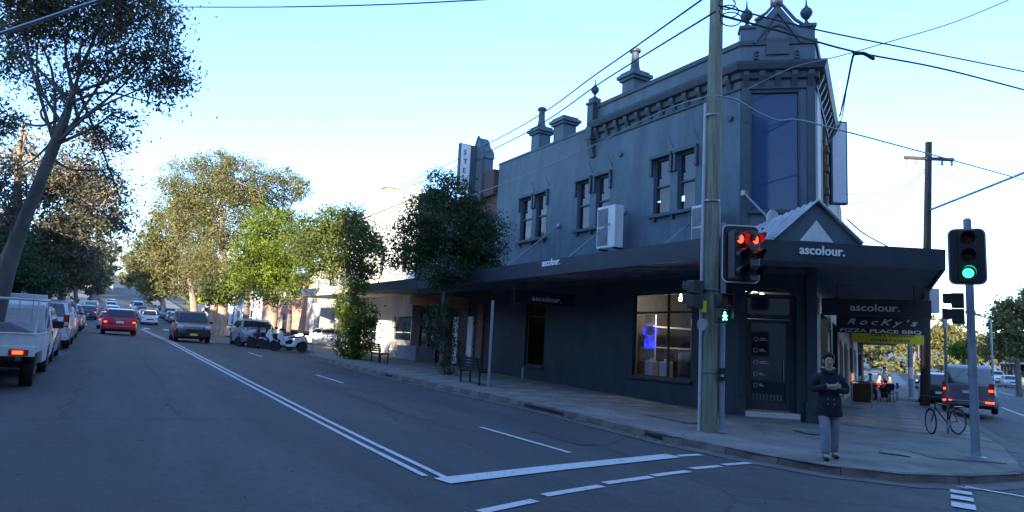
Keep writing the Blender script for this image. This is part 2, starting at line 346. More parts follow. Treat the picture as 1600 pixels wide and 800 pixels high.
# kerb line round the corner, from far up the main street to far down the side street
def kx(y): return float(np.interp(y, [8, 10, 14, 20, 30, 33.6, 35, 500], [9.25, 9.3, 9.35, 8.8, 8.5, 8.5, 9.6, 9.6]))
KL = [(9.6, 420), (9.6, 250), (9.6, 160), (9.6, 110), (9.6, 82), (9.6, 60), (9.6, 45), (9.6, 38), (9.5, 35), (8.6, 33.6), (8.5, 32), (8.5, 30), (8.6, 26), (8.8, 20), (9.1, 17), (9.35, 14), (9.3, 11.5), (9.25, 9.5), (9.45, 7.6), (9.75, 6.6), (10.5, 5.85), (11.7, 5.5), (13.2, 5.45), (14.5, 5.75), (16.5, 6.8)]
KL += [tuple(st2(s, 2.62)[:2]) for s in (19, 23, 30, 40, 60, 90, 150, 250)]
P_ = (14.9, 12.7); Q_ = (16.4, 11.35)
def inner(p):
    x, y = p
    if y > 12.7 and x < 12: return (15.1, y)
    s = x*D2.x + y*D2.y
    if s > 21: return tuple((st2(s, -1.5))[:2])
    t = min(1, max(0, KL.index(p)-16)/9.); return (15.1+t*2., 13.2-t*.9)
INN = [inner(p) for p in KL]
def dens(Lp, st):
    out = [Lp[0]]
    for a, b in zip(Lp, Lp[1:]):
        n = max(1, int(math.hypot(b[0]-a[0], b[1]-a[1])/st))
        out += [(a[0]+(b[0]-a[0])*i/n, a[1]+(b[1]-a[1])*i/n) for i in range(1, n+1)]
    return out
foot = strip('footpath', KL, INN, 'path', .125, nx=8, kind='structure')
# offset the sheet's kerb edge inwards is not needed: stones stand 4 mm proud of it
def kerb_run(pts, parent, side, maxn=200, L=.95):
    acc = dens(pts, .05); i = 0; cnt = 0; out = []
    pos = [0.]
    for a, b in zip(acc, acc[1:]): pos.append(pos[-1]+math.hypot(b[0]-a[0], b[1]-a[1]))
    tot = pos[-1]; X = [a[0] for a in acc]; Y = [a[1] for a in acc]; s = 0
    while s+L < tot and cnt < maxn:
        q = []
        for u in (s+.006, s+L-.006):
            x, y = np.interp(u, pos, X), np.interp(u, pos, Y); x2, y2 = np.interp(min(tot, u+.1), pos, X), np.interp(min(tot, u+.1), pos, Y); x1, y1 = np.interp(max(0, u-.1), pos, X), np.interp(max(0, u-.1), pos, Y)
            t = Vector((x2-x1, y2-y1)).normalized(); nrm = Vector((t.y, -t.x))*side   # towards the road
            q.append((Vector((x, y)), nrm))
        dz = random.uniform(-.006, .008); w_ = .16
        (a, na), (b, nb) = q; o_ = random.uniform(-.01, .01)
        lo = [a+na*(.02+o_), b+nb*(.02+o_), b-nb*w_, a-na*w_]; hi = [a+na*(-.005+o_), b+nb*(-.005+o_), b-nb*w_, a-na*w_]
        mb = MB().hexa([(p.x, p.y, g(p.x, p.y)-.06) for p in lo], [(p.x, p.y, g(p.x, p.y)+.131+dz) for p in hi])
        c = (a+b)/2; z = g(c.x, c.y); me = mb.mesh('kerb_stone', 'kerb', off=(c.x, c.y, z)); placed(me, 'kerb_stone', parent, (c.x, c.y, z)); cnt += 1
        s += L
    return out
kerb_run([p for p in KL if p[1] < 46 and (p[0]*D2.x+p[1]*D2.y) < 45 and p[0] < 40], foot, 1)
# gutter strip on the road side
def offs(pts, d):
    o = []
    for i, p in enumerate(pts):
        a, b = pts[max(0, i-1)], pts[min(len(pts)-1, i+1)]; t = Vector((b[0]-a[0], b[1]-a[1])).normalized(); o.append((p[0]+t.y*d*-1, p[1]-t.x*d*-1))
    return o
KD = dens([p for p in KL if p[1] < 120 and p[0] < 60], 1.5)
GU = offs(KD, -.42); 
gut = strip('gutter', GU, KD, 'gutter', .009, nx=1, kind='structure')
# left footpath
LK = [(-4.3, y) for y in (11, 20, 30, 40, 50, 60, 75, 82, 110, 160, 250, 420)]
lf = strip('left_footpath', [(-9, y) for _, y in LK], LK, 'path', .12, nx=3, kind='structure')
kerb_run([(-4.3, 46), (-4.3, 11)], lf, -1)
farpath = strip('far_footpath', [tuple(st2(s, 16.5)[:2]) for s in SS], [tuple(st2(s, 21)[:2]) for s in SS], 'path', .12, nx=2, kind='structure')
# paving slabs on the straight footpath in front of the shops (recessed joints)
for j in range(26):
    y0 = 14.2+j*1.2; y1 = y0+1.185
    for i in range(4):
        a0 = kx((y0+y1)/2)+.2; wd = (14.78-a0)/4; x0 = a0+i*wd; x1 = x0+wd-.015; h = .133+random.uniform(-.003, .004)
        q = [(x0, y0), (x1, y0), (x1, y1), (x0, y1)]; c = ((x0+x1)/2, (y0+y1)/2, g((x0+x1)/2, (y0+y1)/2))
        me = MB().hexa([(a, b, g(a, b)+.05) for a, b in q], [(a, b, g(a, b)+h) for a, b in q]).mesh('paving_slab', 'slab', off=c); placed(me, 'paving_slab', foot, c)
for j in range(14):                          # slabs along the side street shops
    s0 = 20.6+j*1.4; s1 = s0+1.385
    for i in range(3):
        n0 = -1.4+i*1.27; n1 = n0+1.255; h = .133+random.uniform(-.003, .004)
        q = [st2(s0, n0), st2(s1, n0), st2(s1, n1), st2(s0, n1)]; c = tuple((q[0]+q[2])/2)
        me = MB().hexa([(p.x, p.y, p.z+.05) for p in reversed(q)], [(p.x, p.y, p.z+h) for p in reversed(q)]).mesh('paving_slab', 'slab', off=c); placed(me, 'paving_slab', foot, c)
# ---- painted lines
def dx(y): return float(np.interp(y, [6, 15, 38, 80, 300], [3.5, 3.36, 3.1, 3.15, 3.15]))
def mark(name, pts, wd, ms=road, h=.010):
    pts = dens(pts, 2.)
    v = []
    for i, p in enumerate(pts):
        a, b = pts[max(0, i-1)], pts[min(len(pts)-1, i+1)]; t = Vector((b[0]-a[0], b[1]-a[1])).normalized()
        for s in (-1, 1): x, y = p[0]+t.y*s*wd/2, p[1]-t.x*s*wd/2; v.append((x, y, g(x, y)+h))
    mb = MB(); mb.v = v; mb.f = [(2*i, 2*i+1, 2*i+3, 2*i+2) for i in range(len(pts)-1)]
    return mb.build(name, 'line', ms)
for k in (-.1, .1): mark('centre_line', [(dx(y)+k, y) for y in (7.35-k*.6, 12, 20, 30, 38, 50, 65, 79)], .085)
def gp(*q): return [tuple(gnd(*p)[:2]) for p in q]
mark('stop_line', gp((690, 753), (870, 732), (1052, 713)), .30, h=.014)
for q in (((750, 801), (836, 783)), ((850, 775), (940, 760)), ((945, 756), (1018, 746)), ((1020, 744), (1076, 737)), ((1080, 733), (1126, 729)), ((1130, 727), (1172, 724)), ((640, 800+25), (735, 804)), ((1060, 713), (1095, 711))):
    mark('crossing_dash', gp(*q), .13)
for q in (((751, 668), (890, 708)), ((494, 586), (536, 599)), ((388, 551), (411, 558))): mark('lane_line', gp(*q), .10)
for y in (46, 58, 70): mark('lane_line', [(5.95, y), (5.95, y+3)], .10)
mark('crossing_dash', gp((1508, 761), (1601, 777)), .12)
for q in (((1501, 768), (1502, 773)), ((1503, 777), (1504, 783)), ((1505, 788), (1506, 796))): mark('crossing_block', gp(*q), .26, h=.016)
mark('crossing_block', gp((1498, 762), (1512, 765)), .07, h=.018)
# old bitumen patches in the carriageway
def patch(px, py, a, b, m='patch'):
    p = gnd(px, py); x0, x1, y0, y1 = p.x-a/2, p.x+a/2, p.y-b/2, p.y+b/2; n = 6
    v = [(x, y0+(y1-y0)*k/n, g(x, y0+(y1-y0)*k/n)+.006) for k in range(n+1) for x in (x0+random.uniform(-.02, .02), x1+random.uniform(-.02, .02))]
    mb = MB(); mb.v = v; mb.f = [(2*k, 2*k+1, 2*k+3, 2*k+2) for k in range(n)]; mb.build('bitumen_patch', m, road)
M['patch'] = asphalt('older bitumen patch', (.082, .085, .096), (.066, .069, .078)); M['patch2'] = asphalt('pale worn bitumen', (.115, .118, .13), (.095, .098, .108))
for q in ((600, 630, .45, 5., 'patch2'), (880, 684, .5, 1.6), (340, 575, .6, 7., 'patch2')): patch(*q)
# wandering sealed cracks
def crack(spec, w_=.02):
    pts = [gnd(*p) for p in spec]; o = []
    for a, b in zip(pts, pts[1:]):
        for k in range(8): q = a.lerp(b, k/8); o.append((q.x+random.uniform(-.03, .03), q.y+random.uniform(-.03, .03)))
    mk = mark('sealed_crack', o, w_, h=.008); mk.data.materials.clear(); mk.data.materials.append(M['black'])
crack([(203, 540), (222, 560), (248, 590), (257, 610)], .04); crack([(257, 610), (262, 630), (280, 650)], .02)
mark('edge_line', gp((1566, 637), (1600, 650), (1640, 665)), .12); mark('edge_line', gp((1560, 612), (1600, 623)), .12)
for k in range(7): mark('zebra_bar', [(-3.8+k*1.9, 80), (-3.8+k*1.9, 83.5)], .6)
MB().box((0, 0, 0), (1, 1, 1))
# service covers and drains
def cover(px, py, sx, sy, m='kerb', rz=0):
    p = gnd(px, py, .13); 
    c, s_ = math.cos(rz), math.sin(rz)
    q = [(p.x+a*c-b*s_, p.y+a*s_+b*c) for a, b in ((-sx/2, -sy/2), (sx/2, -sy/2), (sx/2, sy/2), (-sx/2, sy/2))]
    MB().hexa([(a, b, g(a, b)+.06) for a, b in q], [(a, b, g(a, b)+.141) for a, b in q]).build('pit_cover', m, foot)
    q = [(p.x+(a*c-b*s_)*.86, p.y+(a*s_+b*c)*.86) for a, b in ((-sx/2, -sy/2), (sx/2, -sy/2), (sx/2, sy/2), (-sx/2, sy/2))]
    MB().hexa([(a, b, g(a, b)+.1) for a, b in q], [(a, b, g(a, b)+.147) for a, b in q]).build('pit_lid', 'path', foot)
cover(1398, 708, .7, .5, 'blackm', R(30)); cover(1270, 677, .6, .6, 'blackm', R(-30)); cover(1495, 715, 1.3, .8, 'path', R(-30)); cover(1062, 655, .9, 1.4, 'blackm', 0)
for y0, y1 in ((9.7, 10.7), (13., 14.6), (22.4, 23.)):
    q = [(kx(y0)-.035, y0), (kx(y0)+.05, y0), (kx(y1)+.05, y1), (kx(y1)-.035, y1)]
    MB().hexa([(a, b, g(a, b)+.015) for a, b in q], [(a, b, g(a, b)+.09) for a, b in q]).build('kerb_inlet', 'black', foot)
# ================================================================ BUILDINGS
def openwall(mb, o, u, L, z0, z1, ops, depth=.18, nrm=None):
    """wall face from o along unit u, outward normal nrm, rectangular openings with reveals"""
    o = Vector(o); u = Vector(u); nrm = Vector(nrm)
    us = sorted({0, L, *[a for q in ops for a in q[:2]]}); zs = sorted({z0, z1, *[a for q in ops for a in q[2:4]]})
    pt = lambda a, z, d=0: o + u*a + Vector((0, 0, z)) - nrm*d
    for a, b in zip(us, us[1:]):
        for c, d in zip(zs, zs[1:]):
            if any(q[0] < (a+b)/2 < q[1] and q[2] < (c+d)/2 < q[3] for q in ops): continue
            mb.quad(pt(a, c), pt(b, c), pt(b, d), pt(a, d))
    for (a, b, c, d) in ops:
        mb.quad(pt(a, c), pt(a, d), pt(a, d, depth), pt(a, c, depth)); mb.quad(pt(b, c), pt(b, c, depth), pt(b, d, depth), pt(b, d))
        mb.quad(pt(a, d), pt(b, d), pt(b, d, depth), pt(a, d, depth)); mb.quad(pt(a, c), pt(a, c, depth), pt(b, c, depth), pt(b, c))
def sweep(mb, path, prof_):                   # path 2d polyline, prof [(out, z)] outward = right of travel
    n = len(path); rows = []
    for i, p in enumerate(path):
        p = Vector(p[:2]); a = (p-Vector(path[i-1][:2])).normalized() if i else None; b = (Vector(path[i+1][:2])-p).normalized() if i < n-1 else None
        ta = a or b; tb = b or a; na, nb = Vector((ta.y, -ta.x)), Vector((tb.y, -tb.x)); m_ = (na+nb); m_ = m_/max(.3, m_.dot(na))
        rows.append([(p.x+m_.x*o, p.y+m_.y*o, z) for o, z in prof_])
    k = len(prof_); o0 = len(mb.v)
    for r in rows: mb.v += r
    for i in range(n-1):
        for j in range(k): mb.f.append((o0+i*k+j, o0+i*k+(j+1) % k, o0+(i+1)*k+(j+1) % k, o0+(i+1)*k+j))
    mb.f.append(tuple(o0+j for j in range(k))); mb.f.append(tuple(o0+(n-1)*k+j for j in reversed(range(k))))
    return mb
PV, QV = Vector((*P_, 0)), Vector((*Q_, 0)); CU = (QV-PV).normalized(); CN = Vector((-abs(CU.y), -CU.x, 0)); CL = (QV-PV).length
RE = QV + D2*11.
B = thing('corner_building', (14.9, 12.7, 0), 'two storey slate blue painted corner shop with gabled parapet and wide awning', 'building')
WN = [(24.52, 23.62), (23.30, 22.50), (20.41, 19.63), (19.25, 18.48), (16.22, 15.46), (15.14, 14.38)]
XN = Vector((-1, 0, 0)); Y0 = 12.7; Y1 = 26.66
up = MB(); ops = [(b-Y0, a-Y0, 5.95, 7.80) for a, b in WN]
openwall(up, (14.9, Y0, 0), (0, 1, 0), Y1-Y0, 3.85, 9.8, ops, .16, XN)
CW = (.27, 1.62, 5.6, 9.12)
openwall(up, PV, CU, CL, 3.85, 9.8, [CW], .14, CN)
up.quad(QV+Vector((0,0,3.85)), RE+Vector((0,0,3.85)), RE+Vector((0,0,9.8)), QV+Vector((0,0,9.8)))
up.quad((14.9, Y1, -.5), (24, Y1, -.5), (24, Y1, 9.8), (14.9, Y1, 9.8))
up.quad((14.9, 19.4, 9.3), (14.9, Y1, 9.3), (24, Y1, 9.3), (24, 19.4, 9.3)); up.quad((14.9, 12.7, 9.5), (14.9, 19.4, 9.5), (26, 19.4, 9.5), (25, 16.5, 9.5)); up.quad((14.9,12.7,9.5),(25,16.5,9.5),(25.9,16.9,9.5),(16.4,11.35,9.5))
up.build('upper_wall', 'navy', B)
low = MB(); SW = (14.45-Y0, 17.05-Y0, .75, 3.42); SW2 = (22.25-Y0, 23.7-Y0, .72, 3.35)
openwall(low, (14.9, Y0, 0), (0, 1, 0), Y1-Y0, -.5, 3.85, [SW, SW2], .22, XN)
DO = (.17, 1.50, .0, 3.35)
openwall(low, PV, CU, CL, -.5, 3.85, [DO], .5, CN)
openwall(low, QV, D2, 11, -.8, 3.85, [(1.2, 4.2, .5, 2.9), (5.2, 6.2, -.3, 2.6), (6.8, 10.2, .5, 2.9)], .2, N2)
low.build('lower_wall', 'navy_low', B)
# raised parapet of the corner block, coping, cornice, string course
pp = MB(); sweep(pp, [(14.9, 19.38), P_, Q_, tuple(RE[:2])], [(0.0, 9.8), (0.0, 10.50), (-.30, 10.50), (-.30, 9.8)]); pp.build('parapet', 'navy', B)
cp = MB(); sweep(cp, [(14.9, 19.40), P_, Q_, tuple(RE[:2])], [(.05, 10.47), (.07, 10.60), (-.33, 10.60), (-.31, 10.47)]); cp.build('coping', 'navy_trim', B)
co = MB(); sweep(co, [(14.9, 19.55), P_, Q_, tuple(RE[:2])], [(0.003, 9.42), (.10, 9.46), (.12, 9.62), (.26, 9.66), (.32, 9.80), (.34, 9.88), (.003, 9.90)]); co.build('cornice', 'navy_trim', B)
sc_ = MB(); sweep(sc_, [(14.9, 19.38), P_, Q_, tuple(RE[:2])], [(.002, 9.15), (.05, 9.15), (.06, 9.22), (.002, 9.22)]); sc_.build('string_course', 'navy_trim', B)
cp2 = MB(); sweep(cp2, [(14.9, Y1), (14.9, 19.62)], [(.03, 9.76), (.04, 9.84), (-.28, 9.84), (-.28, 9.76)]); cp2.build('coping', 'navy', B)
bk = MB().prism([(0, 9.2), (.06, 9.2), (.1, 9.3), (.2, 9.5), (.22, 9.62), (0, 9.62)], lambda u, v, d: (-u, d, v), -.08, .08).mesh('bracket', 'navy_trim')
y = 13.05
while y < 19.3: placed(bk, 'bracket', B, (14.898, y, 0)); y += .56
for i in range(5):
    p = PV + CU*(.14+i*.435); placed(bk, 'bracket', B, tuple(p), math.atan2(CN.y, CN.x)-math.pi)
for i in range(16):
    p = QV + D2*(.3+i*.66); placed(bk, 'bracket', B, tuple(p), math.atan2(N2.y, N2.x)-math.pi)
# end console and finials
def finial(p, z, s=1.):
    return MB().lathe((p[0], p[1], z), [(.16*s, 0), (.19*s, .04*s), (.16*s, .08*s), (.07*s, .14*s), (.05*s, .24*s), (.11*s, .30*s), (.20*s, .42*s), (.22*s, .52*s), (.17*s, .64*s), (.08*s, .72*s), (.035*s, .82*s), (.02*s, 1.05*s), (.004*s, 1.12*s)], 12)
ped = MB().box((14.87, 19.5, 10.15), (.42, .34, .95)).box((14.87, 19.5, 10.66), (.52, .44, .08)).box((14.87, 19.5, 10.78), (.36, .3, .18)).box((14.82, 19.5, 9.5), (.44, .34, .5)); ped.prism([(0, 8.6), (.1, 8.6), (.28, 9.25), (0, 9.25)], lambda u, v, d: (14.898-u, 19.5+d, v), -.12, .12); ped.build('pedestal', 'navy_trim', B)
finial((14.87, 19.5), 10.86, .72).build('finial', 'navy_trim', B, smooth=True)
def cpt(u, z, out=0.): p = PV + CU*u + CN*out; return Vector((p.x, p.y, z))
# gabled pediment on the chamfer
gb = MB().prism([(0, 10.5), (0, 10.98), (.34, 10.98), (.38, 11.14), (.52, 11.28), (.70, 11.34), (.99, 11.68), (1.03, 11.68), (1.45, 11.12), (1.66, 10.98), (2.02, 10.98), (2.02, 10.5)], lambda u, v, d: cpt(u, v, d), .03, -.34); gb.build('pediment', 'navy', B)
gm = MB()
for a, b in (((.36, 10.50), (.99, 11.42)), ((1.03, 11.42), (1.66, 10.50)), ((.38, 11.2), (.70, 11.42)), ((.70, 11.42), (1.0, 11.78)), ((1.02, 11.78), (1.48, 11.18)), ((1.48, 11.18), (1.68, 11.04))):
    A_, B_ = cpt(*a, .035), cpt(*b, .035); m_ = MB(); d = (B_-A_).normalized(); q = Vector((0, 0, 1))-d*d.z; q.normalize(); q *= .035; n_ = CN*.07
    gm.hexa([A_-q, B_-q, B_-q+n_, A_-q+n_], [A_+q, B_+q, B_+q+n_, A_+q+n_])
gm.tube([cpt(1.01+.34*math.cos(a), 10.62+.42*math.sin(a), .05) for a in np.linspace(0, math.pi, 13)], .035, 6)
gm.box(tuple(cpt(.19, 11.02, -.15)), (.46, .46, .09), math.atan2(CU.y, CU.x)).box(tuple(cpt(1.83, 11.02, -.15)), (.46, .46, .09), math.atan2(CU.y, CU.x))
gm.box(tuple(cpt(1.01, 11.86, -.12)), (.30, .3, .22), math.atan2(CU.y, CU.x)); gm.build('pediment_moulding', 'navy_trim', B)
pn = MB().box(tuple(cpt(1.01, 10.42, .03)), (.62, .06, .0+.5), math.atan2(CU.y, CU.x)); pn.build('niche_panel', 'navy_trim', B)
finial(cpt(.19, 0, -.15), 11.07, .8).build('finial', 'navy_trim', B, smooth=True); finial(cpt(1.83, 0, -.15), 11.07, .8).build('finial', 'navy_trim', B, smooth=True)
finial(cpt(1.01, 0, -.12), 11.97, .5).build('finial', 'navy_trim', B, smooth=True)
text('E', .34, 'navy_trim', B, cpt(.36, 10.05, .02), CU, ext=.03, name='raised_letter'); text('B', .34, 'navy_trim', B, cpt(1.46, 10.05, .02), CU, ext=.03, name='raised_letter')
# pilasters either side of the tall corner window, and its pane and frame
pl = MB()
for u in (.13, 1.89): pl.box(tuple(cpt(u, 6.5, .03)), (.2, .06, 5.3), math.atan2(CU.y, CU.x))
pl.build('pilaster', 'navy_trim', B)
fr = MB(); 
for a, b, c, d in ((.27, .32, 5.6, 9.12), (1.57, 1.62, 5.6, 9.12), (.32, 1.57, 5.6, 5.66), (.32, 1.57, 9.06, 9.12)):
    fr.prism([(a, c), (b, c), (b, d), (a, d)], lambda u, v, k: cpt(u, v, k), -.02, -.12)
fr.box(tuple(cpt(.945, 5.56, .04)), (1.5, .16, .08), math.atan2(CU.y, CU.x))
cwf = fr.build('corner_window', 'navy_trim', B); MB().quad(cpt(.32, 5.66, -.1), cpt(1.57, 5.66, -.1), cpt(1.57, 9.06, -.1), cpt(.32, 9.06, -.1)).build('pane', 'bglass', cwf)
# sash windows of the upper wall
for (a, b) in WN:
    fr = MB(); m_ = (a+b)/2; wd = a-b
    for yy in (b+.03, a-.03): fr.box((15.02, yy, 6.875), (.06, .06, 1.85))
    for zz in (5.98, 6.875, 7.77): fr.box((15.02, m_, zz), (.06, wd-.12, .06))
    fw_ = fr.build('sash_window', 'navy_trim', B)
    MB().quad((15.035, b+.05, 6.9), (15.035, a-.05, 6.9), (15.035, a-.05, 7.75), (15.035, b+.05, 7.75)).build('pane', 'dglass', fw_)
    MB().quad((15.05, b+.05, 6.0), (15.05, a-.05, 6.0), (15.05, a-.05, 6.86), (15.05, b+.05, 6.86)).build('pane', 'sglass', fw_)
    MB().prism([(b-.05+wd*k/8+.02, 15.2+(.04 if k % 2 else 0)) for k in range(9)]+[(a, 15.3), (b-.05, 15.3)], lambda u, v, d: (v, u, d), 5.3, 8.0).build('curtain', 'brickdk' if a > 17 else 'wood', fw_)
    h = MB().box((14.85, m_, 7.86), (.14, wd+.24, .1)).box((14.865, b-.07, 7.55), (.11, .09, .52)).box((14.865, a+.07, 7.55), (.11, .09, .52)).box((14.86, b-.07, 7.28), (.13, .12, .06)).box((14.86, a+.07, 7.28), (.13, .12, .06)); h.build('hood_mould', 'navy_trim', fw_)
    MB().tube([(14.89, b-.12, 8.02), (14.78, b-.02, 8.42)], .012, 5).build('hook_rod', 'navy_trim', fw_)
for a, b in ((24.52, 22.5), (20.41, 18.48), (16.22, 14.38)):
    MB().box((14.84, (a+b)/2, 5.89), (.18, a-b+.24, .1)).box((14.865, b+.1, 5.78), (.12, .12, .12)).box((14.865, a-.1, 5.78), (.12, .12, .12)).box((14.865, (a+b)/2, 5.78), (.12, .12, .12)).build('sill', 'navy_trim', B)
for (px, py) in ((969, 241), (1140, 185), (1168, 180)):
    p = onx(px, py, 14.85) if px < 1145 else cpt(.12, 8.2, .02); MB().lathe((p.x, p.y, p.z), [(.09, -.03), (.1, 0), (.06, .04)], 8, 'x').build('wall_vent', 'navy_trim', B)
# chimneys on the roof edge
def chimney(y, w_, d_, zt, pot, x=15.25):
    c = MB().box((x, y, (9.4+zt)/2), (d_, w_, zt-9.4)).box((x, y, zt+.05), (d_+.16, w_+.16, .1)).box((x, y, zt+.16), (d_+.30, w_+.30, .12)).box((x, y, zt+.27), (d_+.12, w_+.12, .1)).build('chimney', 'navy', B)
    if pot: MB().lathe((x, y, zt+.3), [(.24, 0), (.26, .06), (.2, .12), (.17, .24), (.15, .36), (.135, pot-.16), (.2, pot-.12), (.2, pot-.05), (.15, pot)], 10).build('chimney_pot', 'navy_trim', c, smooth=True)
p = onx(991, 150, 15.25); chimney(p.y, .62, .62, 11.05, .95)
p = onx(845, 220, 15.25); chimney(p.y, .6, .6, 10.55, .95)
p = onx(882, 215, 15.25); chimney(p.y, .72, .62, 10.5, 0)
# shop windows at street level
def shopwin(y0, y1, z0, z1, mull, x=15.05):
    fr = MB()
    for yy in [y0+.03, y1-.03]+list(mull): fr.box((x, yy, (z0+z1)/2), (.07, .06, z1-z0))
    for zz in (z0+.03, z1-.03, z1-.62): fr.box((x+.002, (y0+y1)/2, zz), (.07, y1-y0-.12, .06))
    f_ = fr.build('shop_window', 'wood', B)
    ys_ = [y0+.06]+sorted(mull)+[y1-.06]
    for a, b in zip(ys_, ys_[1:]):
        MB().quad((x+.01, a+.03, z0+.06), (x+.01, b-.03, z0+.06), (x+.01, b-.03, z1-.65), (x+.01, a+.03, z1-.65)).build('pane', 'glass', f_)
        MB().quad((x+.01, a+.03, z1-.59), (x+.01, b-.03, z1-.59), (x+.01, b-.03, z1-.06), (x+.01, a+.03, z1-.06)).build('pane', 'glass', f_)
    MB().box((14.86, (y0+y1)/2, z0-.04), (.14, y1-y0+.1, .08)).build('sill', 'navy_low', f_)
    return f_
shopwin(14.45, 17.05, .75, 3.42, [15.55]); shopwin(22.25, 23.7, .72, 3.35, [])
# shop interior
it = MB(); it.quad((15.15, 13.9, .16), (18.7, 13.9, .16), (18.7, 26.4, .16), (15.15, 26.4, .16)); it.quad((18.7, 13.9, 0), (18.7, 26.5, 0), (18.7, 26.5, 3.7), (18.7, 13.9, 3.7)); it.quad((15.15, 13.9, 0), (18.7, 13.9, 0), (18.7, 13.9, 3.7), (15.15, 13.9, 3.7)); it.quad((15.12, 18.2, 0), (18.7, 18.2, 0), (18.7, 18.2, 3.7), (15.12, 18.2, 3.7)); it.quad((15.12, 13.9, 3.65), (18.7, 13.9, 3.65), (18.7, 26.4, 3.65), (15.12, 26.4, 3.65))
it.build('interior', mat('shop interior', (.13, .115, .10), .8, var=.2), B)
MB().box((17.2, 17.5, 2.4), (2.4, .5, .05)).box((17.2, 17.5, 1.7), (2.4, .5, .05)).box((16.1, 17.5, 1.5), (.04, .5, 2.6)).box((18.3, 17.5, 1.5), (.04, .5, 2.6)).build('shelf', 'white', B)
# doorway: door leaf with glass, transom light, tiled step
dr = MB(); rz = math.atan2(CU.y, CU.x)
def dbox(mb, a, b, c, d, o0, o1): return mb.prism([(a, c), (b, c), (b, d), (a, d)], lambda u, v, k: cpt(u, v, k), o0, o1)
for q in ((.17, .27, .12, 3.3), (1.40, 1.50, .12, 3.3), (.27, 1.40, 3.2, 3.3), (.27, 1.40, 2.62, 2.74)): dbox(dr, *q, -.30, -.42)
dfr = dr.build('door_frame', 'navy_trim', B)
MB().quad(cpt(.27, 2.74, -.36), cpt(1.4, 2.74, -.36), cpt(1.4, 3.2, -.36), cpt(.27, 3.2, -.36)).build('transom_pane', 'dglass', dfr)
dl = MB()
for q in ((.28, .38, .14, 2.6), (1.29, 1.39, .14, 2.6), (.38, 1.29, .14, .34), (.38, 1.29, 2.5, 2.6)): dbox(dl, *q, -.33, -.39)
door = dl.build('door', 'navy_low', B)
MB().quad(cpt(.38, .34, -.36), cpt(1.29, .34, -.36), cpt(1.29, 2.5, -.36), cpt(.38, 2.5, -.36)).build('pane', 'dglass', door)
MB().tube([cpt(1.22, 1.0, -.28), cpt(1.22, 1.5, -.28)], .015, 6).build('handle', 'chrome', door)
for k, z in enumerate((2.05, 1.75, 1.42, 1.1, .8)):
    dc = MB().tube([cpt(.50+.055*math.cos(a), z+.055*math.sin(a), -.355) for a in np.linspace(0, 2*math.pi, 13)], .008, 4)
    for j in range(2): dbox(dc, .60, .60+(.2, .16, .26, .14, .12)[k]-(.05*j), z-.03+j*.045, z-.012+j*.045, -.35, -.356)
    dc.build('door_decal', 'letter', door)
MB().tube([cpt(.5, 1.9, -.352), cpt(.52, 1.9, -.352)], .04, 8).build('red_sticker', 'red', door)
dm = MB()
for k in range(9): dbox(dm, .42+k*.09, .47+k*.09, .40, .56, -.352, -.356)
dm.build('door_stripes', 'acgrille', door)
st_ = MB(); dbox(st_, .1, 1.56, -.3, .115, .12, -.5); step = st_.build('door_step', 'grey', B)
for k in range(11):
    t = MB(); a = .105+k*.132; dbox(t, a, a+.128, -.02, .055, .128, .121); t.build('tile', 'tile', step)
    t = MB(); dbox(t, a, a+.128, .059, .118, .128, .121); t.build('tile', 'tile', step)
# arched head over the door and plinths
ar = MB()
for k in range(12):
    a0, a1 = math.pi*k/12, math.pi*(k+1)/12
    f_ = lambda a, r: (.835+r*math.cos(a)*.68, 3.12+r*math.sin(a)*.30)
    ar.prism([f_(a0, 1), f_(a1, 1), f_(a1, 1.18), f_(a0, 1.18)], lambda u, v, d: cpt(u, v, d), .0, .06)
ar.build('door_arch', 'navy_trim', B)
MB().box(tuple(cpt(.06, .0, .05)), (.22, .16, .9), rz).build('plinth', 'navy_trim', B); MB().box(tuple(cpt(1.86, .0, .08)), (.36, .2, .9), rz).build('plinth', 'navy_trim', B)
MB().box(tuple(cpt(1.86, 1.9, .06)), (.26, .12, 3.9), rz).build('pilaster', 'navy_trim', B)
# ---------------- awning: two straight arms and the splayed corner
AW = [(11.25, Y1), (11.25, 10.26), (15.75, 7.80), tuple((Vector((15.75, 7.80, 0))+D2*15)[:2])]
IW = [(14.88, Y1), (14.88, 12.72), (16.39, 11.33), tuple((QV+D2*15)[:2])]
def ring(z0, z1):
    m_ = MB(); n = 4; v = [(x, y, z0) for x, y in AW]+[(x, y, z0+.25) for x, y in IW]+[(x, y, z1) for x, y in AW]+[(x, y, z1+.35) for x, y in IW]
    m_.v = v
    for i in range(3): m_.f += [(i, i+1, 5+i, 4+i), (8+i, 12+i, 13+i, 9+i), (i, 8+i, 9+i, i+1)]
    m_.f += [(0, 4, 12, 8), (3, 11, 15, 7)]
    return m_
aw = ring(3.80, 4.06).build('awning', 'soffit', B)
fa = MB(); sweep(fa, AW, [(.0, 3.68), (.05, 3.68), (.06, 4.14), (.0, 4.14)]); fa.build('fascia', 'fascia', aw)
for t in np.linspace(.9, 13.9, 14):
    y_ = Y0+t; MB().box((13.05, y_, 3.86), (3.5, .06, .08), m=Matrix.Rotation(-.068, 3, 'Y')).build('batten', 'soffit', aw)
text('ascolour.', .30, 'letter', aw, onx(847, 417.5, 11.17)+Vector((0, 0, .02)), (0, -1, 0), width=.95, off=.02)
fd = (Vector((15.75, 7.80, 0))-Vector((11.25, 10.26, 0))).normalized(); fnn = Vector((fd.y, -fd.x, 0))
def fpt(px, z, out=.08):                      # point of the splayed fascia seen near a picture column
    A_ = Vector((11.25, 10.26, z)); d = ray(px, 390); n_ = fnn; t = ((A_+n_*out)-CAM).dot(n_)/d.dot(n_); p = CAM+d*t; return Vector((p.x, p.y, z))
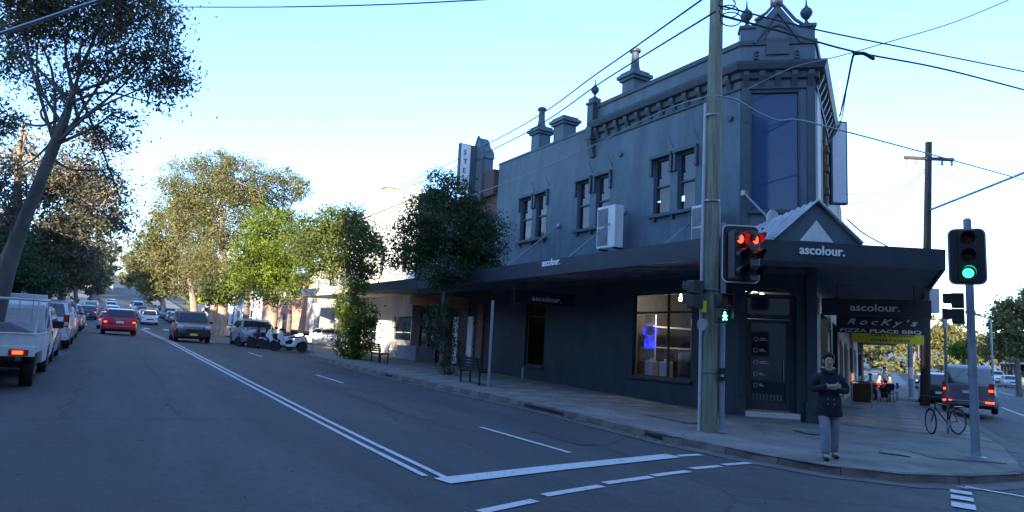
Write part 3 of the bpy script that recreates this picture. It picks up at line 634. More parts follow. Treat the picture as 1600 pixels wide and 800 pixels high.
text('ascolour.', .285, 'letter', aw, fpt(1249, 3.86), fd, width=(fpt(1320, 0)-fpt(1249, 0)).length, off=.02)
# small gable over the splay with ribbed roof
GA_, GB_ = fpt(1206, 4.142, .0), fpt(1345, 4.142, .0); mid = (GA_+GB_)/2; apx = Vector((mid.x, mid.y, 5.06)); bk_ = -fnn
back = cpt(.32, 5.08, .02); rdv = back-apx; rdv.z = 0
ga = MB().add([GA_, GB_, apx, GA_-fnn*.08, GB_-fnn*.08, apx-fnn*.08], [(0, 1, 2), (5, 4, 3), (0, 2, 5, 3), (1, 4, 5, 2), (0, 3, 4, 1)])
gable = ga.build('canopy_gable', 'navy', B)
gi = lambda s, z, o: mid+fd*s+fnn*o+Vector((0, 0, z))
hw = (GB_-GA_).length/2
MB().add([gi(-hw*.38, .02, .012), gi(hw*.38, .02, .012), gi(0, .50, .012)], [(0, 1, 2)]).build('gable_inset', 'white', gable)
for s_ in (-1, 1):
    e = GA_ if s_ < 0 else GB_; wl = e+rdv*.97+Vector((0, 0, .02))
    rf = MB(); n = 12
    rf.quad(e+Vector((0, 0, .0))+fnn*.1, apx+fnn*.1+Vector((0, 0, .02)), back, wl)
    for k in range(n+1):
        t = k/n; a = (e+fnn*.1).lerp(wl, t); b = (apx+fnn*.1).lerp(back, t); rf.tube([a+Vector((0, 0, .03)), b+Vector((0, 0, .03))], .028, 5)
    rf.build('canopy_roof', 'corr', gable)
dsh = at(1207, 344, 17.2); dt = thing('satellite_dish', tuple(dsh), 'small pale satellite dish on the awning left of the ribbed canopy roof', 'dish')
MB().lathe((dsh.x, dsh.y, dsh.z), [(.02, .10), (.16, .05), (.27, -.02), (.26, -.03), (.15, .035), (.02, .08)], 16, 'y').build('dish', 'acwhite', dt, smooth=True); MB().tube([(dsh.x, dsh.y+.1, dsh.z), (dsh.x, dsh.y+.2, 4.2)], .025, 6).build('mast', 'steel', dt)
# tie rods
for (wp, ep) in (((873, 353), (788, 415)), ((975, 331), (884, 401)), ((1086, 342), (1035, 379))):
    a = onx(*wp, 14.86); b = onx(*ep, 11.6); b.z = 4.16; MB().tube([a, b], .03, 6).box(tuple(a), (.1, .16, .16)).build('tie_rod', 'steel', B)
a = cpt(.12, 6.1, .05); MB().tube([a, Vector((14.0, 10.2, 4.2))], .03, 6).box(tuple(a), (.14, .14, .14)).build('tie_rod', 'steel', B)
# side street white party wall strip, and pale pipes beyond the corner
MB().box(tuple(QV+D2*.9+N2*.012+Vector((0, 0, 7.2))), (.04, 1.2, 4.0), -AZ2).build('party_wall_panel', 'white', B)
pm = MB()
for k, s_ in enumerate((1.9, 2.5)): p = QV+D2*s_+N2*.1; pm.tube([(p.x, p.y, 4.3), (p.x, p.y, 8.6-k*.5)], .05, 6)
for z in (7.9, 7.3, 6.6, 5.4): p = QV+D2*2.0+N2*.14; pm.box((p.x, p.y, z), (.16, .35, .2), -AZ2)
pm.build('wall_pipes', 'wood', B)
# neon sign and clothes in the shop window
ne = MB(); cy, cz = 16.36, 1.98; X = 15.02
def arc(cy_, cz_, r, a0, a1, n=14, ry=1.): return [(X, cy_+r*ry*math.cos(a), cz_+r*math.sin(a)) for a in np.linspace(R(a0), R(a1), n)]
ne.tube(arc(cy+.17, cz+.22, .14, -80, 110), .007, 6).tube(arc(cy+.17, cz+.22, .08, -80, 110), .007, 6).tube(arc(cy-.17, cz+.22, .14, 70, 260), .009, 6).tube(arc(cy-.17, cz+.22, .08, 70, 260), .007, 6).tube([(X, cy+.12, cz+.10), (X, cy, cz+.02), (X, cy-.12, cz+.10)], .009, 6).tube(arc(cy+.10, cz-.17, .155, 0, 360), .009, 6).tube(arc(cy-.10, cz-.17, .155, 0, 360), .009, 6).tube(arc(cy+.10, cz-.17, .07, 0, 360), .007, 6).tube(arc(cy-.10, cz-.17, .07, 0, 360), .007, 6)
single(ne, 'neon_sign', 'neon', (X, cy, cz-.33), 'blue neon emblem glowing inside the left half of the shop window', 'neon sign')
rail = thing('clothes_rail', (15.75, 15.0, .16), 'metal clothes rail hung with pale shirts behind the shop window', 'clothes rail')
MB().tube([(15.45, 14.45, .2), (15.45, 14.45, 1.66), (15.45, 15.5, 1.66), (15.45, 15.5, .2)], .016, 6).build('rail_frame', 'chrome', rail)
SHN = ['nearest the power pole', 'second from the power pole', 'third from the power pole', 'in the middle of the rail', 'third from the neon sign', 'second from the neon sign', 'nearest the neon sign']
def shirt(y, m, x=15.7, z=1.6, k=0):
    s_ = MB().prism([(-.05, 0), (.05, 0), (.22, -.05), (.36, -.34), (.27, -.38), (.2, -.2), (.2, -.68), (-.2, -.68), (-.2, -.2), (-.27, -.38), (-.36, -.34), (-.22, -.05)], lambda u, v, d: (x+u*.8+d, y+d*.6+u*.35, z+v), -.02, .02)
    return single(s_, 'hanging_shirt', m, (x, y, z-.68), {'shirtw': 'white', 'shirtb': 'pale blue', 'shirtg': 'grey'}[m]+' shirt on the shop window rail, '+SHN[k], 'shirt', 'shirts hanging behind the shop window')
for k, m_ in enumerate(('shirtb', 'shirtw', 'shirtb', 'shirtg', 'shirtw', 'shirtb', 'shirtw')): shirt(14.52+k*.14, m_, x=15.45, k=k)
for y_, l_ in ((16.1, 'pale shopping bag on the floor under the neon emblem'), (16.75, 'white carton standing at the left jamb inside the shop window')):
    single(MB().box((15.5, y_, 1.0), (.25, .36, .5)).box((15.5, y_, 1.28), (.02, .16, .1)).box((15.5, y_, .45), (.3, .4, .6)), 'shop_bag', 'shirtw', (15.5, y_, .16), l_, 'bag', bevel=.01)
# inside ceiling lamps that show through the glass
for k, (x, y_, l_) in enumerate(((16.6, 16.6, 'small lit ceiling lamp seen through the shop window'), (16.6, 13.3, 'small lit ceiling lamp seen through the glass door'))):
    o = single(MB().lathe((x, y_, 3.3), [(.07, 0), (.07, .1), (.03, .14), (.02, .35)], 10), 'ceiling_lamp', 'bulb', (x, y_, 3.3), l_, 'lamp')
    ld = bpy.data.lights.new('lamp_light', 'POINT'); ld.energy = 26; ld.color = (1, .92, .8); ld.shadow_soft_size = .15; lo = bpy.data.objects.new('lamp_light', ld); C.objects.link(lo); lo.location = (x-.5, y_, 3.1)
# ---------------- hanging signs under the awnings
def board(name, a, b, z0, z1, m, label, texts=(), th=.1, cat='sign'):
    a, b = Vector((a[0], a[1], 0)), Vector((b[0], b[1], 0)); u = (b-a).normalized(); n_ = Vector((u.y, -u.x, 0)); c = (a+b)/2
    t = thing(name, (c.x, c.y, z0), label, cat)
    MB().prism([(0, z0), ((b-a).length, z0), ((b-a).length, z1), (0, z1)], lambda p, v, d: a+u*p+n_*d+Vector((0, 0, v)), -th/2, th/2).build('sign_board', m, t, bevel=.008)
    MB().tube([a+u*.4+Vector((0, 0, z1)), a+u*.4+Vector((0, 0, z1+.4))], .015, 5).tube([b-u*.4+Vector((0, 0, z1)), b-u*.4+Vector((0, 0, z1+.4))], .015, 5).build('hanger', 'blackm', t)
    L = (b-a).length
    for (s_, u0, wd, zb, sz, mt, *kw) in texts:
        text(s_, sz, mt, t, a+u*(u0*L)+n_*(th/2+.006)+Vector((0, 0, zb)), u, ext=.006, width=wd*L, off=.02, shear=(kw[0] if kw else 0))
    return t
board('hanging_sign', (12.1, 20.1), (14.7, 20.1), 3.02, 3.47, 'signdark', 'black hanging board reading ascolour. under the awning on the main street side', [('ascolour.', .28, .48, 3.13, .26, 'letter')])
a, b = at(1284, 480, 19.0), at(1455, 482, 18.1); sg = board('hanging_sign', a, b, 2.83, 3.30, 'signdark', 'long dark board reading ascolour. hung across the side street footpath', [('ascolour.', .265, .455, 2.97, .28, 'letter')])
a, b = at(1307, 500, 23.6), at(1448, 510, 22.6); board('hanging_sign', a, b, 2.54, 3.16, 'signdark', 'dark board with handwritten white name and PIZZA PLACE below it over the footpath', [("R o c K y ' s", .12, .78, 2.84, .28, 'letter', .4), ('PIZZA PLACE BBQ', .04, .9, 2.575, .16, 'letter')])
a, b = at(1332, 525, 28.3), at(1443, 530, 27.4); board('hanging_sign', a, b, 2.35, 2.84, 'yellow', 'yellow hanging board with brown writing and a round mark over the footpath', [('CAFE & TAKEAWAY', .26, .62, 2.62, .16, 'wood'), ('OPEN 7 DAYS', .26, .55, 2.42, .15, 'wood')])
# =============== neighbours along the main street
def facade_box(name, x, y0, y1, z1, m, label, d=12, z0=-.3, cat='building', win=None, wm='dglass', roofm='slate', pitched=False, nrm=-1, door=None):
    t = thing(name, (x, y0, g(x, y0)), label, cat); wl = MB(); zz = prof(y0)
    ops = [(a, b, c, e) for (a, b, c, e) in (win or [])]
    openwall(wl, (x, y0, 0), (0, 1, 0), y1-y0, z0, z1, ops, .15, (nrm, 0, 0)); s = -nrm
    wl.quad((x, y0, z0), (x+s*d, y0, z0), (x+s*d, y0, z1), (x, y0, z1)); wl.quad((x, y1, z0), (x+s*d, y1, z0), (x+s*d, y1, z1), (x, y1, z1)); wl.quad((x+s*d, y0, z0), (x+s*d, y1, z0), (x+s*d, y1, z1), (x+s*d, y0, z1))
    if not pitched: wl.quad((x, y0, z1-.35), (x+s*d, y0, z1-.35), (x+s*d, y1, z1-.35), (x, y1, z1-.35))
    wl.build('wall', m, t)
    if pitched:
        h = pitched; e = .35; X0, X1 = x-s*e, x+s*(d+e); xm = (X0+X1)/2
        MB().add([(X0, y0-e, z1), (X0, y1+e, z1), (X1, y1+e, z1), (X1, y0-e, z1), (xm, y0+2.5, z1+h), (xm, y1-2.5, z1+h)], [(0, 1, 5, 4), (2, 3, 4, 5), (3, 0, 4), (1, 2, 5), (0, 3, 2, 1)]).build('roof', roofm, t)
    else: MB().box((x-s*.02, (y0+y1)/2, z1+.03), (.3, y1-y0, .1)).build('coping', m, t)
    for (a, b, c, e) in ops:
        f = MB()
        for yy in (y0+a+.03, y0+b-.03): f.box((x+s*.1, yy, (c+e)/2), (.06, .06, e-c))
        for z_ in (c+.03, (c+e)/2, e-.03): f.box((x+s*.1, y0+(a+b)/2, z_), (.05, b-a-.12, .05))
        f_ = f.build('window', 'white', t); MB().quad((x+s*.12, y0+a, c), (x+s*.12, y0+b, c), (x+s*.12, y0+b, e), (x+s*.12, y0+a, e)).build('pane', wm, f_)
        MB().box((x-s*.04, y0+(a+b)/2, c-.05), (.12, b-a+.2, .08)).build('sill', m, f_)
    return t
# brick cafe with gabled turret
cf = facade_box('cafe_building', 14.95, 26.7, 36, 8.6, 'brickdk', 'dark brick cafe building with slate blue pointed parapet turret beside the corner shop', win=[(1., 2., 5.6, 7.6), (3.2, 4.2, 5.6, 7.6), (6., 7., 5.6, 7.6)])
tp = onx(748, 300, 14.85); ty = tp.y
tu = MB().box((14.95, ty, 9.3), (.5, 1.35, 2.2)); tu.prism([(-.75, 10.35), (.75, 10.35), (.62, 10.75), (.32, 11.0), (0, 11.5), (-.32, 11.0), (-.62, 10.75)], lambda u, v, d: (14.95+d, ty+u, v), -.28, .28); tu.build('turret', 'navy', cf)
tm = MB()
for s_ in (-1, 1): tm.tube([(14.68, ty+s_*.7, 10.4), (14.68, ty+s_*.6, 10.8), (14.68, ty+s_*.28, 11.1), (14.68, ty, 11.55)], .06, 6)
tm.box((14.68, ty-.62, 9.3), (.1, .14, 2.2)).box((14.68, ty+.62, 9.3), (.1, .14, 2.2)).box((14.66, ty, 8.3), (.16, 1.5, .2)); tm.build('turret_moulding', 'navy_trim', cf)
MB().box((14.98, 27.3, 9.0), (.5, 1., 1.2)).build('brick_parapet', 'brickdk', cf); MB().box((14.98, 34.5, 9.1), (.5, 2.2, 1.4)).build('brick_parapet', 'brickdk', cf)
# cafe shopfront pieces under its awning: pale panels, door, window bay
MB().box((14.88, 27.6, 1.75), (.08, .55, 3.1)).build('brick_pier', 'brick', cf)
for y_ in (28.5, 30.05): MB().box((14.86, y_, 1.6), (.1, .5, 2.3)).build('menu_panel', 'signface', cf)
MB().box((14.9, 29.3, 1.7), (.08, .95, 2.7)).build('door', 'blackm', cf)
MB().box((14.87, 30.9, 1.6), (.1, .16, 2.9)).box((14.87, 33.4, 1.6), (.1, .16, 2.9)).box((14.87, 34.6, 1.6), (.1, .16, 2.9)).build('timber_post', 'wood', cf)
MB().quad((14.9, 31, .9), (14.9, 33.3, .9), (14.9, 33.3, 3.1), (14.9, 31, 3.1)).build('shop_pane', 'dglass', cf)
MB().quad((14.9, 33.5, .9), (14.9, 34.5, .9), (14.9, 34.5, 3.1), (14.9, 33.5, 3.1)).build('shop_pane', 'dglass', cf)
MB().box((14.3, 33.6, .75), (1.1, 2.6, .85)).build('window_seat', 'grey', cf)
board('hanging_sign', (11.7, 28.6), (14.7, 28.6), 3.1, 3.62, 'woodlt', 'brown hanging board with orange letters ORTO.Co outside the cafe', [('ORTO.Co', .05, .62, 3.2, .36, 'orange'), ('ooo', .74, .2, 3.22, .3, 'orange')])
# vertical projecting sign with white letters
vp = onx(728, 285, 14.1)
vsn = thing('projecting_sign', (14.1, vp.y, 8.6), 'tall blue and white vertical sign projecting beside the turret', 'sign')
MB().box((14.1, vp.y, 9.75), (.95, .18, 2.5)).build('sign_case', 'navy_trim', vsn, bevel=.02); MB().box((13.95, vp.y-.1, 9.75), (.5, .03, 2.4)).build('sign_face', 'signface', vsn)
for k, ch in enumerate('STEVE'): text(ch, .36, 'navy_trim', vsn, (13.83, vp.y-.13, 10.45-k*.45), (1, 0, 0), ext=.005)
MB().box((14.7, vp.y, 9.4), (.4, .06, .06)).box((14.7, vp.y, 10.4), (.4, .06, .06)).build('sign_arm', 'blackm', vsn)
# white terrace with stepped party wall and chimney
wt = facade_box('white_terrace', 15.2, 36.05, 52, 10.0, 'white', 'white rendered terrace of shops with pale chimney catching the sun', win=[(2, 3, 5.5, 7.4), (6, 7, 5.5, 7.4), (10, 11, 5.5, 7.4), (13, 14, 5.5, 7.4), (.6, 3.6, .9, 2.9), (6.4, 9.4, .9, 2.9)])
cpp = onx(610, 300, 16.2)
MB().box((16.2, cpp.y, 10.4), (.95, 1.0, 3.2)).box((16.2, cpp.y, 12.0), (1.15, 1.2, .18)).box((16.2, cpp.y, 11.8), (1.05, 1.1, .1)).build('chimney', 'chimcream', wt)
MB().prism([(36.2, 9.9), (36.2, 10.3), (cpp.y, 11.2), (cpp.y+.8, 11.2), (46, 9.9)], lambda u, v, d: (15.3+d, u, v), 0, .35).build('party_wall', 'white', wt)
MB().add([(15.6, 44, 9.8), (15.6, 52, 9.8), (22, 52, 9.8), (22, 44, 9.8), (19, 46, 11.8), (19, 51, 11.8)], [(0, 1, 5, 4), (2, 3, 4, 5), (3, 0, 4), (1, 2, 5)]).build('roof', 'slate', wt)
MB().box((15.15, 38, .9), (.08, 3.6, 1.1)).build('stall_riser', 'grey', wt)
# awnings of the neighbours
na = thing('cafe_awning', (13, 26.7, 3.7), 'dark street awning in front of the brick cafe continuing the corner awning', 'awning')
MB().hexa([(11.3, 26.72, 3.78), (14.93, 26.72, 3.95), (14.93, 35.9, 4.05), (11.3, 35.9, 3.88)], [(11.3, 26.72, 4.04), (14.93, 26.72, 4.3), (14.93, 35.9, 4.4), (11.3, 35.9, 4.14)]).build('awning_deck', 'soffit', na)
MB().hexa([(11.2, 26.72, 3.72), (11.28, 26.72, 3.72), (11.28, 35.9, 3.82), (11.2, 35.9, 3.82)], [(11.2, 26.72, 4.16), (11.28, 26.72, 4.16), (11.28, 35.9, 4.26), (11.2, 35.9, 4.26)]).build('fascia', 'fascia', na)
nb = thing('terrace_awning', (13, 36, 3.8), 'long pale edged street awning in front of the white terrace', 'awning')
MB().hexa([(11.3, 36, 3.92), (15.15, 36, 4.05), (15.15, 52, 4.3), (11.3, 52, 4.17)], [(11.3, 36, 4.2), (15.15, 36, 4.4), (15.15, 52, 4.65), (11.3, 52, 4.45)]).build('awning_deck', 'cream', nb)
MB().hexa([(11.2, 36, 3.85), (11.28, 36, 3.85), (11.28, 52, 4.1), (11.2, 52, 4.1)], [(11.2, 36, 4.32), (11.28, 36, 4.32), (11.28, 52, 4.57), (11.2, 52, 4.57)]).build('fascia', 'white', nb)
# further buildings on the right
b3 = facade_box('brown_house', 17.5, 56, 70, 8.6, 'cream', 'cream two storey house with dark hipped roof beyond the white terrace', win=[(2, 3.2, 5.2, 6.8), (6, 7.2, 5.2, 6.8), (10, 11.2, 5.2, 6.8), (2, 4, 1.5, 3.4), (8, 10, 1.5, 3.4)], pitched=2.6, roofm='tileroof', z0=0)
b4 = facade_box('pink_house', 16.5, 73, 88, 7.4, 'pink', 'terracotta coloured house behind the paperbark trees', win=[(2, 3.5, 4.6, 6.2), (8, 9.5, 4.6, 6.2), (2, 4, 1.8, 3.6), (8, 11, 1.8, 3.6)], pitched=2.2, z0=0)
b5 = facade_box('white_shop_row', 16.5, 91, 125, 8.8, 'white', 'long white shop row further up the main street', win=[(3+k*5, 5+k*5, 5.2, 6.8) for k in range(6)]+[(3+k*5, 6+k*5, 2.2, 4.2) for k in range(6)], z0=0)
b6 = facade_box('grey_flats', 18, 130, 165, 15., 'grey', 'grey block of flats beyond the white shop row', win=[(3+k*5, 5+k*5, z, z+1.5) for k in range(6) for z in (6.5, 9.5, 12.)], z0=2)
# pale fence panel and driveway wall behind the motorbikes
sidew = onx(482, 500, 15.2)
dv = thing('driveway_wall', (15.6, 52.6, .9), 'pale grey rendered wall panel with small lettering beside the driveway', 'wall')
MB().box((17.6, 54.8, 2.6), (5.6, .25, 3.8), 0).build('wall_panel', 'grey', dv); text('parking', .34, 'navy_trim', dv, (15.6, 54.66, 2.5), (1, 0, 0), ext=.01)
# left side of the main street: shops behind the trees, an unseen tall block added to shade the corner
LB = [(-13.9, 8.2, 19.5, 'brick', 'tall red brick block added out of view on the left to shade the corner', 9), (8.3, 30, 7.4, 'cream', 'low cream shops beside the tall brick block', 5), (30.1, 40, 8.5, 'grey', 'grey two storey shops behind the left hand trees', 5), (40.1, 58, 8.6, 'brickdk', 'dark brick shops behind the left hand trees', 5), (58.1, 72, 9.5, 'cream', 'cream shops on the left beyond the parked cars', 5), (80, 130, 12, 'grey', 'grey building on the left beyond the pedestrian crossing', 5)]
for (y0, y1, h, m_, l_, step_) in LB:
    nfl = int((h-1)//3.1); wn = [(k+1., k+2.3, prof(y0)+1.2+f*3.1, prof(y0)+2.9+f*3.1) for k in range(0, int(y1-y0)-3, 3) for f in range(nfl)]
    facade_box('shop_block' if h < 14 else 'added_brick_block', -9.5, y0, y1, h, m_, l_, d=14 if h < 14 else 3.2, win=wn, nrm=1, z0=-.5)
# unseen blocks added behind the viewer, shaped to throw shade over the corner
bb = thing('unseen_shade_block', (10, -14, 0), 'unseen tall block added behind the viewer to shade the junction', 'building')
for (x0, x1, h_) in ((-30, -3.2, 20), (-3.2, 1.5, 11.3), (1.5, 60, 22.5)):
    wl = MB(); L_ = x1-x0; nn_ = int((L_-.6)//3.2); nf = int((h_-1)//3.3)
    wo = [(.8+k*3.2, 2.4+k*3.2, 1.5+f*3.3, 3.3+f*3.3) for k in range(nn_) for f in range(nf)]
    openwall(wl, (x0, -14, 0), (1, 0, 0), L_, -2, h_, wo, .2, (0, 1, 0))
    wl.quad((x0, -14, -2), (x0, -17.5, -2), (x0, -17.5, h_), (x0, -14, h_)); wl.quad((x1, -14, -2), (x1, -17.5, -2), (x1, -17.5, h_), (x1, -14, h_)); wl.quad((x0, -17.5, -2), (x1, -17.5, -2), (x1, -17.5, h_), (x0, -17.5, h_)); wl.quad((x0, -17.5, h_-.2), (x1, -17.5, h_-.2), (x1, -14, h_-.2), (x0, -14, h_-.2))
    wl.build('wall', 'cream', bb)
    for (p, q, r_, t_) in wo: MB().quad((x0+p, -14.18, r_), (x0+q, -14.18, r_), (x0+q, -14.18, t_), (x0+p, -14.18, t_)).build('pane', 'dglass', bb)
# =============== side street row of shops continuing from the corner building
def side_shop(s0, s1, h, m, label, aw_z=3.6, aw_m='fascia', n0=-1.45, post=None):
    o = QV+D2*(s0-QV.dot(D2)); o = D2*s0+N2*n0; t = thing('side_street_shop', tuple(o+Vector((0, 0, g(o.x, o.y)))), label, 'building')
    wl = MB(); L = s1-s0; zg = g(o.x, o.y)
    openwall(wl, o, D2, L, zg-.5, h, [(.6, L*.55, zg+.7, zg+2.8), (L*.6, L*.6+1.1, zg+.15, zg+2.5), (1, 2, 5.3, 6.9), (L-2.4, L-1.4, 5.3, 6.9)], .2, N2)
    e = -N2*10; p0, p1 = o+e, o+D2*L+e
    for a, b in ((o, p0), (o+D2*L, p1), (p0, p1)): wl.quad((a.x, a.y, zg-.5), (b.x, b.y, zg-.5), (b.x, b.y, h), (a.x, a.y, h))
    wl.quad(tuple(o+Vector((0, 0, h-.3))), tuple(o+D2*L+Vector((0, 0, h-.3))), tuple(p1+Vector((0, 0, h-.3))), tuple(p0+Vector((0, 0, h-.3))))
    wl.build('wall', m, t)
    for (a, b, c, d) in ((.6, L*.55, zg+.7, zg+2.8), (L*.6, L*.6+1.1, zg+.15, zg+2.5), (1, 2, 5.3, 6.9), (L-2.4, L-1.4, 5.3, 6.9)):
        q = [o+D2*u-N2*.14+Vector((0, 0, z)) for u, z in ((a, c), (b, c), (b, d), (a, d))]; MB().quad(*q).build('pane', 'dglass', t)
        MB().box(tuple(o+D2*((a+b)/2)-N2*.08+Vector((0, 0, c+.04))), (.08, b-a, .08), -AZ2).box(tuple(o+D2*((a+b)/2)-N2*.08+Vector((0, 0, d-.04))), (.08, b-a, .08), -AZ2).build('window_frame', 'woodlt', t)
    if aw_z:
        a = o+D2*(L/2)+N2*1.38; MB().box((a.x, a.y, aw_z+.12), (2.72, L-.04, .2), -AZ2).build('awning', 'soffit', t)
        a = o+D2*(L/2)+N2*2.78; MB().box((a.x, a.y, aw_z+.12), (.06, L-.04, .42), -AZ2).build('fascia', aw_m, t)
    return t
sb = QV.dot(D2)
side_shop(sb+15.1, sb+22, 8.2, 'cream', 'cream rendered pizza shop next along the side street', aw_z=3.35)
side_shop(sb+22.05, sb+29, 7.8, 'brick', 'red brick shop third along the side street', aw_z=3.25, aw_m='yellow')
side_shop(sb+29.05, sb+38, 8.4, 'white', 'white shop fourth along the side street', aw_z=3.3, aw_m='white')
side_shop(sb+38.05, sb+60, 8., 'brickdk', 'dark brick shops at the far end of the side street row', aw_z=3.2, aw_m='fascia')
# second half of corner building front on the side street is tenanted: upper floor wall beyond the parapet
side_shop(sb+11.05, sb+15.05, 8.6, 'pink', 'faded pink wall between the corner shop and the pizza shop', aw_z=0)
# pale billboard fixed to the side street front
bp = at(1308, 255, 24.)
bs = thing('wall_sign', (bp.x, bp.y, 6.), 'tall pale grey blank sign board projecting high on the side street front', 'sign')
zt, zb = at(1308, 188, 24).z, at(1308, 322, 24).z; l_ = at(1296, 250, 24); r_ = at(1322, 250, 24); u = Vector((r_.x-l_.x, r_.y-l_.y, 0)); c = (l_+r_)/2; uz = math.atan2(u.y, u.x)
MB().box((c.x, c.y, (zt+zb)/2), (u.length, .22, zt-zb), uz).build('sign_frame', 'navy_trim', bs, bevel=.01); nn = Vector((u.y, -u.x, 0)).normalized()
MB().box((c.x+nn.x*.115, c.y+nn.y*.115, (zt+zb)/2), (u.length-.12, .02, zt-zb-.12), uz).build('sign_face', 'signface', bs)
MB().tube([(c.x, c.y, zt-.6), (c.x-1., c.y+.6, zt-.6)], .04, 6).tube([(c.x, c.y, zb+.6), (c.x-1., c.y+.6, zb+.6)], .04, 6).build('bracket', 'steel', bs)
# roof antenna
ap = at(1312, 180, 26.); an = MB().tube([(ap.x, ap.y, 7.9), (ap.x, ap.y, ap.z+1.4)], .025, 5)
for k in range(6): z = ap.z+.2+k*.2; an.tube([(ap.x-.28+k*.02, ap.y+.1, z), (ap.x+.28-k*.02, ap.y-.1, z)], .012, 4)
single(an, 'roof_antenna', 'steel', (ap.x, ap.y, 7.9), 'thin television antenna standing on the roof behind the pale sign', 'antenna')
# far side of the side street
def far_shop(s0, s1, n0, h, m, label, roof=None):
    o = D2*s0+N2*n0; zg = g(o.x, o.y); t = thing('far_shop', (o.x, o.y, zg), label, 'building'); L = s1-s0; wl = MB()
    ops = [(k*4+.8, k*4+3.2, zg+.7, zg+2.7) for k in range(int(L//4))]+[(k*4+1.2, k*4+2.4, zg+4.4, zg+5.8) for k in range(int(L//4)) if h > 6]
    openwall(wl, o, D2, L, zg-.5, zg+h, ops, .2, -N2); p0, p1 = o+N2*12, o+D2*L+N2*12
    for a, b in ((o, p0), (o+D2*L, p1), (p0, p1)): wl.quad((a.x, a.y, zg-.5), (b.x, b.y, zg-.5), (b.x, b.y, zg+h), (a.x, a.y, zg+h))
    wl.build('wall', m, t)
    for (a, b, c, d) in ops: MB().quad(*[o+D2*u_+N2*.15+Vector((0, 0, z)) for u_, z in ((a, c), (b, c), (b, d), (a, d))]).build('pane', 'dglass', t)
    q = [o-N2*.3-D2*.3, o+D2*(L+.3)-N2*.3, p1+N2*.3+D2*.3, p0+N2*.3-D2*.3]; m1, m2 = (q[0]+q[3])/2+D2*2, (q[1]+q[2])/2-D2*2; Z = Vector((0, 0, zg+h)); Z2 = Vector((0, 0, zg+h+2))
    MB().add([p+Z for p in q]+[m1+Z2, m2+Z2], [(0, 1, 5, 4), (2, 3, 4, 5), (3, 0, 4), (1, 2, 5)]).build('roof', roof or 'slate', t)
    a = o+D2*(L/2)-N2*1.3; MB().box((a.x, a.y, zg+3.1), (2.6, L, .25), -AZ2).build('awning', 'white', t)
far_shop(62, 92, 23, 4.2, 'white', 'low white shops with pale awning across the side street', 'corr')
far_shop(94, 130, 23, 7.2, 'cream', 'cream two storey buildings far down the side street', 'tileroof')
far_shop(132, 180, 23, 6.5, 'pink', 'pinkish buildings at the far end of the side street')
far_shop(36, 56, 24, 4., 'cream', 'cream single storey shop across the side street, mostly outside the frame')
# ================================================================ VEHICLES
STY = {   # lower body outline (y,z) front right at +y; L=length; gh greenhouse outline; yr,yf wheel centres; ra arch radius
 'hatch': dict(L=4.0, W=1.74, body=[(-2.0, .32), (-2.0, .62), (-1.95, .95), (.85, .98), (1.5, .88), (1.93, .72), (2.0, .5), (1.98, .25)], gh=[(-1.93, .93), (-1.55, 1.42), (-1.2, 1.49), (.1, 1.5), (.42, 1.42), (1.05, .96)], yr=-1.25, yf=1.28, ra=.35),
 'sedan': dict(L=4.6, W=1.8, body=[(-2.3, .34), (-2.3, .7), (-2.22, 1.0), (-1.5, 1.02), (1.0, .98), (1.8, .86), (2.22, .7), (2.3, .5), (2.27, .26)], gh=[(-1.75, .98), (-1.15, 1.38), (-.6, 1.45), (.3, 1.44), (.6, 1.36), (1.25, .97)], yr=-1.4, yf=1.42, ra=.36),
 'suv': dict(L=4.5, W=1.84, body=[(-2.25, .4), (-2.25, .8), (-2.2, 1.1), (1.0, 1.1), (1.75, 1.02), (2.17, .86), (2.25, .6), (2.22, .36)], gh=[(-2.18, 1.06), (-1.95, 1.62), (-1.6, 1.72), (.1, 1.72), (.4, 1.64), (1.1, 1.08)], yr=-1.35, yf=1.4, ra=.40),
 'van': dict(L=4.95, W=1.92, body=[(-2.47, .35), (-2.47, .8), (-2.45, 1.12), (1.5, 1.12), (2.2, 1.02), (2.42, .82), (2.47, .5), (2.45, .3)], gh=[(-2.43, 1.08), (-2.28, 1.8), (-2.0, 1.94), (.9, 1.95), (1.25, 1.86), (2.0, 1.08)], yr=-1.55, yf=1.5, ra=.38),
}
PAINT = {}
def paint(name, col):
    if name not in PAINT:
        m = mat(name+' car paint', col, .28, .15, var=.04, spec=.6, coat=.6); PAINT[name] = m
    return PAINT[name]
def wheel(parent, x, y, r, name='wheel'):
    s = 1 if x > 0 else -1; xi = x-s*.11
    w_ = MB().lathe((xi, y, r), [(r*.62, -.11), (r*.93, -.11), (r, -.07), (r, .07), (r*.93, .11), (r*.62, .11)], 20, 'x').build(name, 'tyre', parent, smooth=True, off=(0, 0, 0))
    rm = MB().lathe((xi+s*.085, y, r), [(r*.62, -.02), (r*.6, .02), (r*.2, .03)], 14, 'x')
    for k in range(5):
        a = k*2*math.pi/5; rm.box((xi+s*.118, y+math.cos(a)*r*.34, r+math.sin(a)*r*.34), (.015, r*.5, r*.14), m=Matrix.Rotation(a, 3, 'X'))
    rm.build('rim', 'rim', w_, off=(0, 0, 0)); return w_
